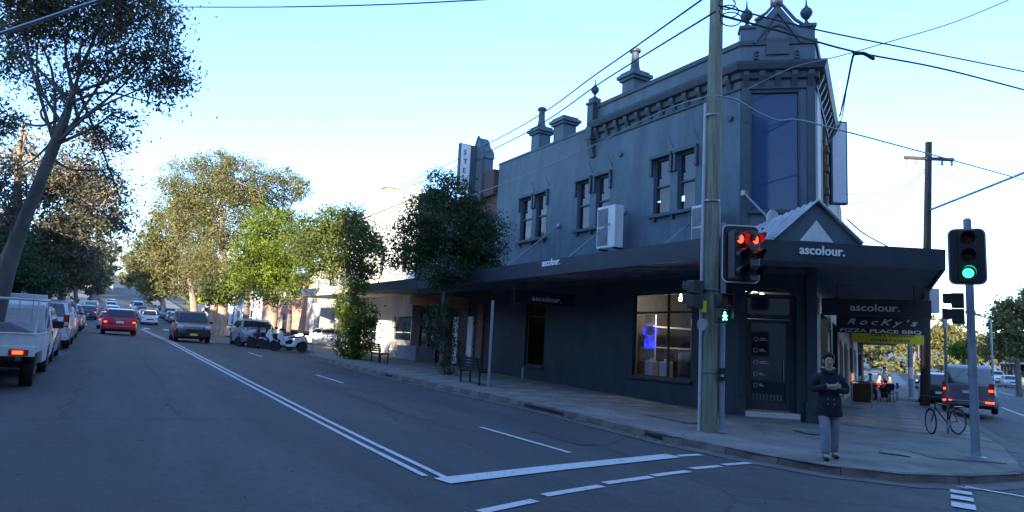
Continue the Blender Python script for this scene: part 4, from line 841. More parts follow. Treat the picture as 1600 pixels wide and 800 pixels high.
def car(name, style, col, label, x, y, rz, cat='car', group=None, sc_=1., lights=False, plate='platew', z=None, dark=None, roofrack=False, detail=True, tilt=None, roofm=None):
    S = STY[style]; pm_ = paint(*col); W = S['W']; hw = W/2
    t = thing(name, (x, y, g(x, y)+.004 if z is None else z), label, cat, group, rz=rz if rz else 1e-6, world=False); t.scale = (sc_,)*3
    # pitch to follow the road
    fy = Vector((-math.sin(rz), math.cos(rz))); sl = (g(x+fy.x*1.5, y+fy.y*1.5)-g(x-fy.x*1.5, y-fy.y*1.5))/3.; t.rotation_euler = (math.atan(sl), 0, rz)
    def bb_(mb, n, m, p=t, **k): return mb.build(n, m, p, off=(0, 0, 0), **k)
    top = S['body']; sill = .24 if style not in ('suv',) else .32
    out = list(top); L2 = S['L']/2
    def archp(yc): return [(yc+(S['ra']+.03)*math.cos(a), .31+(S['ra']+.03)*math.sin(a)) for a in np.linspace(0, math.pi, 9)]
    low_ = [(S['yf']+S['ra']+.03, sill)]+archp(S['yf'])+[(S['yf']-S['ra']-.03, sill), (S['yr']+S['ra']+.03, sill)]+archp(S['yr'])+[(S['yr']-S['ra']-.03, sill)]
    poly = out+low_
    me = bpy.data.meshes.new('body'); bm = bmesh.new()
    n = len(poly); nt_ = len(out)
    def hwf(y_, z_): return hw*(1-.10*max(0, (abs(y_)-L2*.72)/(L2*.28))**2 - .05*max(0, z_-.75)/.4 - .03*max(0, .5-z_)/.3)
    lv = [bm.verts.new((-hwf(*p), p[0], p[1])) for p in poly]; rv = [bm.verts.new((hwf(*p), p[0], p[1])) for p in poly]
    bm.faces.new(lv); bm.faces.new(list(reversed(rv)))
    for i in range(n): bm.faces.new((lv[i], rv[i], rv[(i+1) % n], lv[(i+1) % n]))
    bm.edges.ensure_lookup_table()
    eds = [e for e in bm.edges if (e.verts[0] in lv and e.verts[1] in lv and lv.index(e.verts[0]) < nt_ and lv.index(e.verts[1]) < nt_ and abs(lv.index(e.verts[0])-lv.index(e.verts[1])) == 1) or (e.verts[0] in rv and e.verts[1] in rv and rv.index(e.verts[0]) < nt_ and rv.index(e.verts[1]) < nt_ and abs(rv.index(e.verts[0])-rv.index(e.verts[1])) == 1)]
    bmesh.ops.bevel(bm, geom=eds, offset=.07, segments=3, affect='EDGES', clamp_overlap=True, profile=.6)
    bmesh.ops.triangulate(bm, faces=[f for f in bm.faces if len(f.verts) > 4]); bmesh.ops.recalc_face_normals(bm, faces=bm.faces); bm.to_mesh(me); bm.free()
    me.materials.append(pm_); me.polygons.foreach_set('use_smooth', [True]*len(me.polygons)); me.set_sharp_from_angle(angle=R(35))
    bo = bpy.data.objects.new('body', me); C.objects.link(bo); bo.parent = t
    MB().box((0, S['yf'], .45), (W-.16, S['ra']*2+.2, .5)).box((0, S['yr'], .45), (W-.16, S['ra']*2+.2, .5)).box((0, 0, .3), (W-.25, S['L']-.5, .2)).build('underbody', 'black', t, off=(0, 0, 0))
    # greenhouse
    G = S['gh']; zb_, zt_ = G[0][1], max(p[1] for p in G)
    def gw(z_): return hw*(.93-.17*(z_-zb_)/(zt_-zb_))
    gm_ = bmesh.new(); lv = [gm_.verts.new((-gw(p[1]), *p)) for p in G]; rv = [gm_.verts.new((gw(p[1]), *p)) for p in G]; n = len(G)
    gm_.faces.new(lv); gm_.faces.new(list(reversed(rv)))
    for i in range(n-1): gm_.faces.new((lv[i], rv[i], rv[i+1], lv[i+1]))
    ee = [e for e in gm_.edges if min(v.co.z for v in e.verts) > zb_+.02 or (e.verts[0].co.z != e.verts[1].co.z)]
    bmesh.ops.bevel(gm_, geom=[e for e in ee if len(e.link_faces) == 2 and (e.verts[0].co.x*e.verts[1].co.x > 0)], offset=.04, segments=2, affect='EDGES', clamp_overlap=True)
    bmesh.ops.recalc_face_normals(gm_, faces=gm_.faces); me = bpy.data.meshes.new('cabin'); gm_.to_mesh(me); gm_.free(); me.materials.append(roofm and M[roofm] or pm_)
    me.polygons.foreach_set('use_smooth', [True]*len(me.polygons)); me.set_sharp_from_angle(angle=R(35))
    cb_ = bpy.data.objects.new('cabin', me); C.objects.link(cb_); cb_.parent = t
    # glass
    def pl_(y_, z_, s): return Vector((s*(gw(z_)+.006), y_, z_))
    zl, zh = zb_+.07, zt_-.12
    def yat(z_, front):
        pts_ = G if front else list(reversed(G))
        pts_ = sorted([p for p in (G[-3:] if front else G[:3])], key=lambda p: p[1]); return float(np.interp(z_, [p[1] for p in pts_], [p[0] for p in pts_]))
    ym = [yat(zl, 0), -.75 if style != 'sedan' else -.85, .12, yat(zl, 1)]
    for s in (-1, 1):
        for k in range(3):
            a0, a1 = ym[k]+(.14 if k == 0 else .035), ym[k+1]-(.14 if k == 2 else .035)
            b0, b1 = (max(a0, yat(zh, 0)+.16) if k == 0 else a0), (min(a1, yat(zh, 1)-.1) if k == 2 else a1)
            bb_(MB().quad(pl_(a0, zl, s), pl_(a1, zl, s), pl_(b1, zh, s), pl_(b0, zh, s)), 'side_window', 'carglass')
    def endglass(front):
        i0, i1 = (-1, -2) if front else (0, 1); a, b = G[i0], G[i1]; q = []
        for (t_, in_) in ((.12, .10), (.94, .12)):
            y_, z_ = a[0]+(b[0]-a[0])*t_, a[1]+(b[1]-a[1])*t_; q.append((y_, z_, gw(z_)-in_))
        nn_ = Vector((0, b[1]-a[1], -(b[0]-a[0]))).normalized(); nn_ = nn_*(.01 if (nn_.y > 0) == front else -.01)
        (y0_, z0_, w0), (y1_, z1_, w1) = q
        return MB().quad(Vector((-w0, y0_, z0_))+nn_, Vector((w0, y0_, z0_))+nn_, Vector((w1, y1_, z1_))+nn_, Vector((-w1, y1_, z1_))+nn_)
    bb_(endglass(True), 'windscreen', 'carglass'); bb_(endglass(False), 'rear_window', 'carglass')
    for xx in (-1, 1):
        for yy in (S['yr'], S['yf']): wheel(t, xx*(hw-.005), yy, S['ra']-.03)
    if not detail: return t
    yb, yf_ = -L2, L2; belt = top[2][1] if style != 'hatch' else .95
    lt = 'redglow' if lights else 'tail'
    for s in (-1, 1):
        tall = .42 if style in ('suv', 'van') else .2
        zc = belt-.18 if style not in ('suv', 'van') else belt-.1
        bb_(MB().box((s*(hw*.83), yb+.03, zc), (.24 if tall < .3 else .17, .10, tall)), 'tail_light', 'tail', bevel=.015)
        if lights: bb_(MB().box((s*hw*.80, yb-.03, zc-tall*.2), (.15, .03, .09)), 'lit_lamp', 'redglow', bevel=.01)
        bb_(MB().box((s*hw*.76, yf_-.07, .68 if style != 'suv' else .82), (.32, .16, .16)), 'headlight', 'headl', bevel=.03)
        bb_(MB().box((s*(hw+.07), S['gh'][-1][0]-.25, zb_+.06), (.18, .09, .12)), 'wing_mirror', pm_ if not dark else 'black', bevel=.02)
    bb_(MB().box((0, yb+.02, .42), (W*.93, .12, .2)), 'rear_bumper', dark or pm_, bevel=.03)
    bb_(MB().box((0, yf_-.02, .42), (W*.93, .12, .24)), 'front_bumper', dark or pm_, bevel=.03)
    bb_(MB().box((0, yf_-.01, .66), (W*.42, .06, .14)), 'grille', 'black'); bb_(MB().box((0, yf_+.042, .44), (.37, .012, .11)), 'number_plate', plate)
    bb_(MB().box((0, yb-.045+(.0), .72 if style != 'van' else .85), (.37, .03, .11)), 'number_plate', plate)
    if roofrack:
        for s in (-1, 1): bb_(MB().tube([(s*hw*.68, -1.6, zt_+.05), (s*hw*.68, .2, zt_+.05)], .02, 5), 'roof_rail', 'steel')
    return t
WHITE = ('white', (.62, .64, .68)); SILVER = ('silver', (.3, .32, .35)); DGREY = ('dark grey', (.05, .055, .065)); REDC = ('red', (.42, .012, .03)); MAROON = ('dark red', (.05, .008, .012)); BLACKC = ('black', (.015, .016, .02)); BLUE = ('dark blue', (.02, .04, .10)); MGREY = ('mid grey', (.13, .15, .18)); PALEB = ('pale blue', (.35, .42, .52))
# moving and parked cars on the main street
car('moving_car', 'hatch', REDC, 'bright red hatchback with lit tail lights driving away up the left lane', .75, 50, 0, lights=True, sc_=1.1)
car('moving_car', 'suv', MAROON, 'dark red four wheel drive with yellow plate coming towards the junction', 4.3, 44.0, math.pi, plate='plate', dark='black', roofrack=True, sc_=1.03)
car('parked_car', 'hatch', WHITE, 'small white hatchback parked directly in front of the tray ute', -2.0, 23.6, 0)
car('parked_car', 'suv', WHITE, 'white four wheel drive with tall red tail lights parked third on the left', -1.95, 30.6, 0, roofrack=True)
car('parked_car', 'sedan', WHITE, 'white sedan parked fourth on the left, ahead of the white four wheel drive', -2.0, 36.8, 0)
car('parked_car', 'suv', BLACKC, 'black parked car with red tail light, fifth on the left', -2.2, 44.5, 0)
car('parked_car', 'suv', DGREY, 'dark grey parked car under the left trees beyond the black one', -2.2, 52.5, 0)
car('parked_car', 'hatch', SILVER, 'silver parked car on the left just before the crossing', -2.2, 60, 0)
car('moving_car', 'sedan', SILVER, 'silver sedan queuing ahead of the red hatchback', .3, 66, 0, lights=True)
far = [('hatch', WHITE, .9, 92, 0, 'white car first beyond the crossing going uphill'), ('suv', BLUE, -1.9, 96, 0, 'dark blue car at left kerb beyond the crossing'), ('suv', WHITE, .6, 104, 0, 'white car second in the uphill queue'), ('sedan', SILVER, .4, 118, 0, 'silver car third in the uphill queue'), ('suv', WHITE, .5, 132, 0, 'white car fourth in the uphill queue'), ('suv', WHITE, 4.5, 94, math.pi, 'white four wheel drive coming downhill past the crossing'), ('sedan', WHITE, 4.7, 108, math.pi, 'white sedan second in the downhill lane'), ('hatch', SILVER, 4.7, 122, math.pi, 'silver hatchback third in the downhill lane'), ('van', WHITE, 4.7, 140, math.pi, 'white van in the downhill lane'), ('suv', DGREY, 4.7, 158, math.pi, 'dark car high on the hill in the downhill lane'), ('suv', BLUE, .5, 150, 0, 'dark blue car near the top of the uphill queue'), ('van', WHITE, -2., 112, 0, 'white van parked on the left of the hill'), ('sedan', WHITE, .6, 176, 0, 'white car smallest at the top of the uphill lane')]
for st_y, c_, x, y, rz, l_ in far: car('distant_car', st_y, c_, l_, x, y, rz, group='traffic on the hill', lights=(rz == 0))
pc = [('suv', SILVER), ('hatch', WHITE), ('sedan', DGREY), ('sedan', SILVER), ('suv', BLUE), ('hatch', SILVER), ('sedan', BLACKC), ('suv', WHITE), ('suv', DGREY)]
words = ['nearest of the row, just past the crossing sign', 'second in the row past the crossing sign', 'third in the row past the crossing sign', 'fourth in the row past the crossing sign', 'fifth in the row past the crossing sign', 'sixth in the row past the crossing sign', 'seventh in the row past the crossing sign', 'eighth in the row past the crossing sign', 'smallest in the row past the crossing sign']
for k, (s_, c_) in enumerate(pc): car('parked_car', s_, c_, '%s car at the right kerb, %s' % (c_[0], words[k]), 8.2, 90+k*6.4, math.pi, group='cars parked on the right beyond the crossing')
car('parked_car', 'sedan', ('deep silver', (.22, .24, .27)), 'silver grey car with blue tinted windscreen parked beside the motorbikes', 7.55, 42.3, math.pi, sc_=1.1, dark='rim')
car('driveway_car', 'sedan', WHITE, 'white car standing in the driveway beside the pale wall panel', 14.4, 51.5, R(62), roofm=None)
# side street vehicles
def carpx(px, py, style, c_, label, name='parked_car', rz=-AZ2, dl=0, **k):
    p = gnd(px, py); return car(name, style, c_, label, p.x+D2.x*dl, p.y+D2.y*dl, rz, **k)
vp_ = at(1522, 640, 27.2); vx, vy = vp_.x+D2.x*2.4, vp_.y+D2.y*2.4
car('moving_van', 'van', MGREY, 'grey people mover van with lit brake lights on the side street', vx+.1, vy-.1, -R(67), cat='van', lights=True, z=1.62-(645-570.5)/1050*27.6)
bl = [o for o in C.objects if o.name.startswith('moving_van')][0]
for s in (-1, 1): MB().box((s*.72, -2.56, .47), (.30, .04, .07)).build('brake_light', 'redglow', bl, off=(0, 0, 0), bevel=.01)
p = at(1466, 600, 36); car('parked_car', 'suv', BLACKC, 'black parked car with red tail light left of the grey van', p.x, p.y, -R(62), lights=True)
for k, (px, py, s_, c_, l_) in enumerate(((1583, 606, 'sedan', SILVER, 'silver sedan facing this way across the side street'), (1560, 598, 'suv', WHITE, 'white car behind the silver sedan across the side street'), (1540, 592, 'hatch', DGREY, 'dark hatchback far across the side street'))):
    carpx(px, py, s_, c_, l_, rz=-AZ2+math.pi, dl=1.5)
p = gnd(1602, 612); car('parked_car', 'hatch', ('yellow', (.7, .5, .03)), 'yellow car cut by the right edge of the photo', p.x+1.5, p.y, -AZ2+math.pi)
# ---- tray ute
ut = thing('tray_ute', (-1.98, 15.25, g(-1.98, 15.3)), 'white tray back ute with load rack and lit tail light parked at left edge', 'ute', world=False, rz=1e-6)
def ub(mb, n, m, p=ut, **k): return mb.build(n, m, p, off=(0, 0, 0), **k)
tr = MB().box((0, 1.35, .72), (1.86, 2.6, .09)); tray = ub(tr, 'tray', 'acwhite', bevel=.01)
tgm = MB().box((0, .04, .90), (1.84, .05, .30)).box((0, .01, 1.03), (1.8, .02, .03)).box((0, .01, .79), (1.8, .02, .03)); ub(tgm, 'tailgate', 'acwhite', tray, bevel=.008)
for s in (-1, 1):
    ub(MB().box((s*.92, 1.35, .90), (.04, 2.55, .28)).box((s*.945, 1.35, 1.03), (.02, 2.5, .03)), 'side_gate', 'acwhite', tray, bevel=.006)
    ub(MB().box((s*.68, -.03, .69), (.30, .06, .11)), 'tail_light', 'tail', tray, bevel=.012); ub(MB().box((s*.67, -.064, .69), (.16, .01, .06)), 'lit_lamp', 'redglow', tray)
    ub(MB().box((s*.83, 1.2, .52), (.1, .9, .04)), 'mud_guard', 'black', bevel=.01)
ub(MB().box((0, -.015, .70), (1.86, .05, .16)), 'rear_beam', 'acwhite')
ub(MB().box((-.1, -.045, .60), (.37, .012, .12)), 'number_plate', 'platew')
ub(MB().box((0, 1.8, .48), (.8, 4.2, .18)).box((0, 1.0, .42), (1.4, .12, .12)), 'chassis', 'black')
hb = MB().tube([(-.88, 2.6, .76), (-.88, 2.6, 1.72), (.88, 2.6, 1.72), (.88, 2.6, .76)], .03, 6)
for k in range(6): hb.tube([(-.6+k*.24, 2.6, .95), (-.6+k*.24, 2.6, 1.72)], .012, 4)
for z in (1.1, 1.3, 1.5): hb.tube([(-.88, 2.6, z), (.88, 2.6, z)], .012, 4)
hb.tube([(-.88, .1, .76), (-.88, .1, 1.66), (.88, .1, 1.66), (.88, .1, .76)], .028, 6).tube([(.88, .1, 1.66), (.88, 2.6, 1.72)], .028, 6).tube([(-.88, .1, 1.66), (-.88, 2.6, 1.72)], .028, 6); ub(hb, 'load_rack', 'acwhite')
ub(MB().box((.0, 2.4, 1.78), (1.7, .18, .1)), 'rack_bar', 'acwhite', bevel=.02)
cb = MB().prism([(2.72, .5), (2.72, 1.1), (2.85, 1.62), (3.05, 1.72), (3.75, 1.72), (4.35, 1.08), (5.2, .95), (5.32, .7), (5.32, .4), (4.9, .38), (4.8, .66), (4.45, .75), (4.1, .66), (4.0, .36), (2.75, .36)], lambda u, v, d: (d*(1-.16*max(0, v-1.05)), u, v), -.88, .88); ub(cb, 'cab', 'acwhite', bevel=.04)
ub(MB().quad((-.70, 2.745, 1.15), (.70, 2.745, 1.15), (.66, 2.85, 1.56), (-.66, 2.85, 1.56)), 'rear_window', 'carglass')
for s in (-1, 1): ub(MB().quad((s*.882, 2.95, 1.12), (s*.882, 4.15, 1.12), (s*.81, 3.7, 1.6), (s*.81, 3.05, 1.6)), 'side_window', 'carglass'); ub(MB().box((s*1.03, 4.0, 1.2), (.22, .1, .17)), 'wing_mirror', 'black', bevel=.03)
for s in (-1, 1):
    for yy in (1.15, 4.45): wheel(ut, s*.88, yy, .34)
net = MB(); 
for k in range(9): net.tube([(-.8+k*.2, .25, 1.05), (-.82+k*.2, .6, 1.42-.03*(k % 3)), (-.8+k*.2, 1.6, 1.46), (-.8+k*.2, 2.3, 1.42)], .008, 4)
ld_ = MB().prism([(-.82, 1.0), (-.8, 1.32), (-.5, 1.44), (.1, 1.40), (.45, 1.46), (.8, 1.3), (.82, 1.0)], lambda u, v, d: (u, d, v), .3, 2.4)
ldt = single(MB().add(ld_.v, ld_.f), 'covered_load', 'shirtg', (0, 0, 0), 'grey tarpaulin covered load under netting in the ute tray', 'load', bevel=.05); ldt.location = (ut.location.x, ut.location.y, ut.location.z-.22)
# ---- motorbikes
def motorbike(x, y, rz, col, label):
    t = thing('parked_motorbike', (x, y, g(x, y)), label, 'motorbike', 'motorbikes parked in a row', world=False, rz=rz); b = lambda mb, n, m, **k: mb.build(n, m, t, off=(0, 0, 0), **k)
    for yy in (-.68, .70): b(MB().lathe((0, yy, .3), [(.2, -.05), (.27, -.06), (.3, -.03), (.3, .03), (.27, .06), (.2, .05)], 18, 'x'), 'wheel', 'tyre', smooth=True); b(MB().lathe((0, yy, .3), [(.2, -.03), (.19, .03)], 12, 'x'), 'rim', 'rim')
    b(MB().tube([(0, .70, .3), (0, .5, .75), (0, .36, 1.02)], .035, 6).tube([(-.34, .28, 1.06), (-.1, .36, 1.02), (.1, .36, 1.02), (.34, .28, 1.06)], .018, 6), 'fork', 'steel')
    b(MB().prism([(.44, .60), (.62, .70), (.60, .84), (.50, 1.08), (.40, 1.10), (.26, .66), (.12, .36), (.22, .30), (.36, .38)], lambda u, v, d: (d*(1-.25*abs(v-.8)), u, v), -.20, .20), 'front_apron', col, bevel=.05)
    b(MB().prism([(.16, .26), (.16, .38), (-.14, .42), (-.3, .74), (-.86, .86), (-.95, .80), (-.72, .60), (-.42, .46), (-.34, .26)], lambda u, v, d: (d*(1-.3*abs(u)), u, v), -.19, .19), 'body_panel', col, bevel=.05)
    b(MB().prism([(.50, .52), (.86, .66), (.98, .60), (.98, .56), (.8, .61), (.6, .50)], lambda u, v, d: (d, u, v), -.08, .08), 'mudguard', col, bevel=.02)
    b(MB().prism([(-.82, .82), (-.45, .74), (0, .72), (.08, .78), (-.3, .84), (-.8, .9)], lambda u, v, d: (d, u, v), -.13, .13), 'seat', 'black', bevel=.03)
    b(MB().box((0, -.1, .32), (.3, .5, .24)).tube([(.16, 0, .25), (.18, -.75, .32)], .045, 6), 'engine', 'blackm', bevel=.02)
    b(MB().prism([(.5, 1.0), (.42, 1.35), (.36, 1.34), (.4, 1.0)], lambda u, v, d: (d, u, v), -.14, .14), 'screen', 'carglass')
    for s in (-1, 1): b(MB().tube([(s*.22, .33, 1.04), (s*.3, .36, 1.24)], .008, 4).box((s*.31, .36, 1.28), (.12, .02, .08)), 'mirror', 'black')
    b(MB().box((0, .56, .86), (.16, .05, .12)), 'headlight', 'headl', bevel=.02); b(MB().box((0, -.88, .78), (.14, .05, .07)), 'tail_light', 'tail')
    b(MB().box((0, -.85, 1.02), (.36, .34, .28)), 'top_box', 'black', bevel=.05)
    return t
LW = mat('pale scooter paint', (.62, .64, .66), .3, var=.03, coat=.5)
for (px, py, rz, col, l_) in ((456, 550, R(80), LW, 'white scooter with top box, nearest and rightmost of the parked bikes'), (438, 547, R(72), LW, 'white and black scooter second in the row of parked bikes'), (420, 545, R(84), 'blackm', 'black motorbike in the middle of the parked bikes'), (400, 543, R(66), 'rim', 'dark motorbike furthest left of the parked bikes, by the silver car')):
    p = gnd(px, py); motorbike(p.x-.2, p.y, rz+math.pi*0, col, l_)
# ================================================================ STREET FURNITURE
def gz(p, h=.13): return g(p[0], p[1])+h
# big timber power pole on the corner
pp_ = gnd(1110, 676, .13); PX, PY = pp_.x+.1, pp_.y+.15; pz = gz((PX, PY)); tp_ = thing('timber_power_pole', (PX, PY, pz), 'thick greenish timber power pole standing on the corner kerb', 'power pole')
MB().tube([(PX, PY, pz-.1), (PX+.03, PY, pz+4), (PX+.06, PY-.02, pz+8), (PX+.1, PY-.03, pz+11.5)], [.18, .165, .15, .13], 20).build('pole_shaft', 'timber', tp_, smooth=True)
left = Vector((-RT.x, -RT.y, 0)).normalized(); tocam = Vector((-PX, -PY, 0)).normalized()
c0 = Vector((PX, PY, 0))+left*.19+tocam*.04; MB().tube([(c0.x, c0.y, pz), (c0.x+.02, c0.y, pz+4), (c0.x+.06, c0.y, pz+7)], .032, 8).build('cable_conduit', 'conduit', tp_, smooth=True)
for z in (1.2, 2.9, 4.8, 6.7): MB().tube([(PX+.003*z, PY, pz+z), (PX+.003*z, PY, pz+z+.04)], .2-.004*z, 20).build('steel_band', 'steel', tp_)
c1 = Vector((PX, PY, 0))+tocam*.2+left*.12; MB().box((c1.x, c1.y, pz+2.55), (.1, .03, .24), -.6).build('yellow_tag', 'yellow', tp_)
MB().box((PX, PY, pz+10.6), (2.4, .12, .14), R(20)).build('cross_arm', 'timber', tp_)
for k in range(5):
    a_ = -1.1+k*.55; MB().lathe((PX+a_*math.cos(R(20)), PY+a_*math.sin(R(20)), pz+10.67), [(.03, 0), (.06, .05), (.05, .1), (.06, .14), (.02, .2)], 8).build('insulator', 'steel', tp_)
# steel signal post beside the timber pole, with the red traffic light and the green man
q = Vector((PX, PY, 0))-left*.27+tocam*.10; QX, QY = q.x, q.y
sp = thing('signal_post', (QX, QY, pz), 'thin pale steel signal post tight against the timber power pole', 'post'); MB().tube([(QX, QY, pz), (QX, QY, pz+4.35)], .055, 12).lathe((QX, QY, pz), [(.12, 0), (.12, .03), (.06, .06)], 10).build('post', 'greypole', sp, smooth=True)
MB().box((QX+tocam.x*.09, QY+tocam.y*.09, pz+1.18), (.11, .13, .26), -.6).build('push_button_box', 'blackm', sp, bevel=.01); MB().lathe((QX+tocam.x*.17, QY+tocam.y*.17, pz+1.13), [(.035, 0), (.03, .05)], 10).build('push_button', 'steel', sp)
def tl_frame(c, yaw):                         # local frame: front faces the direction (-sin,-cos) rotated by yaw
    f_ = Vector((-math.sin(yaw), -math.cos(yaw), 0)); r_ = Vector((math.cos(yaw), -math.sin(yaw), 0)); return lambda u, v, d: Vector(c)+r_*u+Vector((0, 0, v))+f_*d
def rrect(w_, h_, r, n=5):
    o = []
    for cx_, cy_, a0 in ((w_/2-r, h_/2-r, 0), (-w_/2+r, h_/2-r, 90), (-w_/2+r, -h_/2+r, 180), (w_/2-r, -h_/2+r, 270)):
        for k in range(n+1): a = R(a0+90*k/n); o.append((cx_+r*math.cos(a), cy_+r*math.sin(a)))
    return o
def traffic_light(c, yaw, label, lit, board=True, bw=.62, bh=1.22, border='white', bm_='blackm', hy=None, hc=None):
    t = thing('traffic_light', tuple(c), label, 'traffic light'); fr_ = tl_frame(c, yaw)
    if board:
        MB().prism(rrect(bw, bh, .12), fr_, -.012, .012).build('backing_board', bm_, t)
        o_, i_ = rrect(bw, bh, .12), rrect(bw-.05, bh-.05, .10); m_ = MB(); n = len(o_)
        m_.add([fr_(*p, .018) for p in o_]+[fr_(*p, .018) for p in i_], [(k, (k+1) % n, n+(k+1) % n, n+k) for k in range(n)]).build('board_border', border, t)
    if hy is not None: fr_ = tl_frame(hc, hy)
    MB().prism(rrect(.27, .98, .04), fr_, -.10, .09).build('lamp_housing', 'blackm', t, bevel=.01)
    for k, col in enumerate(('red', 'amber', 'green')):
        z = .32-k*.32; on = lit == col; m_ = {'red': 'redlamp' if on else 'redoff', 'amber': 'lensoff', 'green': 'greenlamp' if on else 'lensoff'}[col]
        n = 18; L_ = MB(); L_.add([fr_(0, z, .115)]+[fr_(.088*math.cos(a), z+.088*math.sin(a), .10) for a in np.linspace(0, 2*math.pi, n, endpoint=False)], [(0, 1+i, 1+(i+1) % n) for i in range(n)]); L_.build('lens', m_, t, smooth='all')
        v_ = MB(); aa = np.linspace(R(-25), R(205), 16); v_.add([fr_(.118*math.cos(a), z+.118*math.sin(a), .09) for a in aa]+[fr_(.118*math.cos(a), z+.118*math.sin(a), .09+.24*(.45+.55*max(0, math.sin(a)))) for a in aa], [(i, i+1, 17+i, 16+i) for i in range(15)])
        v_.build('visor', 'blackm', t)
    return t
dp = (Vector((QX, QY, 0))-CAM).dot(FW)
c = at(1157, 397, dp-.35)
traffic_light(c, YAW-.02, 'red traffic light on white bordered board beside the timber pole', 'red', bw=.76, bh=1.16, hy=YAW-.42, hc=at(1151, 399, dp-.47))
traffic_light(at(1174, 400, dp-.50), YAW-.55, 'second red traffic light at the right half of the white bordered board', 'red', board=False)
def ped_light(c, yaw, label, lit=None):
    t = thing('pedestrian_light', tuple(c), label, 'pedestrian light'); fr_ = tl_frame(c, yaw)
    for k, z in enumerate((.15, -.15)):
        MB().prism(rrect(.27, .28, .03), lambda u, v, d: fr_(u, v+z, d), -.1, .1).build('lamp_housing', 'blackm', t, bevel=.008)
        MB().prism([(-.13, .13), (.13, .13), (.13, -.05), (.118, -.05), (.118, .118), (-.118, .118), (-.118, -.05), (-.13, -.05)], lambda u, v, d: fr_(u, v+z, d), .1, .24).build('visor', 'blackm', t)
        if k == 0 or not lit: MB().prism(rrect(.2, .2, .02), lambda u, v, d: fr_(u, v+z, d), .1, .105).build('lens', 'redoff' if k == 0 else 'lensoff', t)
        else:
            MB().prism(rrect(.2, .2, .02), lambda u, v, d: fr_(u, v+z, d), .1, .105).build('lens', 'lensoff', t); w_ = MB()
            P = lambda a, b, r=.014: w_.tube([fr_(a[0], a[1]+z, .115), fr_(b[0], b[1]+z, .115)], r, 5)
            P((0, .03), (0, -.02), .024); P((0, -.02), (-.035, -.085)); P((0, -.02), (.038, -.08)); P((0, .03), (-.045, -.01), .01); P((0, .03), (.045, -.005), .01); w_.lathe(fr_(0, .062+z, .115), [(.005, -.02), (.02, -.01), (.02, .01), (.005, .02)], 8)
            w_.build('walking_figure', 'greenman', t)
    return t
ped_light(at(1129, 482, dp-.3), YAW-.1, 'pedestrian light showing green walking figure beside the timber pole', 'green')
ped_light(at(1086, 460, dp+.25), YAW+2.6, 'black pedestrian signal seen from behind left of the timber pole')
rp = at(1097, 507, dp+.05); single(MB().lathe((rp.x, rp.y, rp.z), [(.13, -.01), (.13, .01)], 16, 'x'), 'round_plate', 'steel', tuple(rp), 'small round grey plate edge on at left of the timber pole', 'sign')
# right hand signal post
sg_ = gnd(1525, 716, .13); SX, SY = sg_.x, sg_.y; sz = gz((SX, SY)); ds = (Vector((SX, SY, 0))-CAM).dot(FW)
s2 = thing('signal_post', (SX, SY, sz), 'grey steel signal post standing alone on the right corner', 'post'); ztop = at(1517, 334, ds).z
MB().tube([(SX, SY, sz), (SX, SY, ztop)], [.078, .07], 14).lathe((SX, SY, sz), [(.19, 0), (.19, .03), (.1, .05), (.085, .12)], 12).lathe((SX, SY, ztop), [(.07, 0), (.05, .03), (.01, .04)], 12).build('post', 'greypole', s2, smooth=True)
for z in (1.55, 2.2, 2.75): MB().tube([(SX, SY, sz+z), (SX, SY, sz+z+.05)], .09, 12).build('clamp', 'steel', s2)
c = at(1511, 401, ds-.25); traffic_light(c, YAW+.50, 'green traffic light on black board on the right hand post', 'green', bw=.60, bh=1.06, border='greypole', bm_='blackm')
c = at(1497, 482, ds+.05); ped_light(c, YAW+2.2, 'black pedestrian signal seen from behind low on the right hand post')
# other pole with lamp banded white near the cafe
def pole(px, py, ptop, r0, r1, m, name, label, cat='pole', lean=0):
    b_ = gnd(px, py, .13); d = (b_-CAM).dot(FW); t_ = at(px+lean, ptop, d); return thing(name, tuple(b_), label, cat), b_, Vector((b_.x, b_.y, t_.z)), d
t, b_, tt, d_ = pole(1445, 634, 222, .24, .15, 'timber2', 'timber_power_pole', 'dark timber power pole with crossarm behind the right awning corner', 'power pole')
dk = d_
tt = at(1451, 222, d_); MB().tube([b_-Vector((0, 0, .2)), tt], [.215, .14], 14).build('pole_shaft', 'timber2', t, smooth=True)
zw = at(1445, 545, d_).z; MB().tube([(b_.x, b_.y, zw-.45), (b_.x, b_.y, zw+.3)], .245, 14).build('white_wrap', 'signface', t)
rv = Vector((RT.x, RT.y, 0)).normalized(); za = at(1452, 249, d_).z; b_ = Vector((tt.x, tt.y, b_.z))
MB().box((b_.x, b_.y, za), (2.3, .12, .14), math.atan2(rv.y, rv.x)).build('cross_arm', 'timber2', t)
for k in (-1.05, -.6, .6, 1.05): MB().lathe((b_.x+rv.x*k, b_.y+rv.y*k, za-.3), [(.02, 0), (.06, .04), (.05, .12), (.06, .16), (.02, .23)], 8).build('insulator', 'steel', t)
zl_ = at(1457, 331, d_).z; e_ = at(1660, 246, d_-1.0)
MB().tube([(b_.x, b_.y, zl_), e_], .055, 8).build('lamp_arm', 'steel', t); MB().box((e_.x, e_.y, e_.z), (.7, .25, .14), .3).build('lamp_head', 'steel', t, bevel=.03)
t, b_, tt, _ = pole(1424, 620, 430, .1, .1, '', 'awning_post', 'pale banded post on the kerb between cafe and dark timber pole', 'post')
MB().tube([b_, Vector((b_.x, b_.y, b_.z+4.4))], .14, 10).build('post', 'greypole', t, smooth=True); MB().tube([Vector((b_.x, b_.y, b_.z+1.1)), Vector((b_.x, b_.y, b_.z+1.8))], .15, 10).build('poster_band', 'signface', t)
t, b_, tt, _ = pole(1482, 678, 498, .03, .03, '', 'sign_post', 'thin steel post behind the leaning bicycle', 'post')
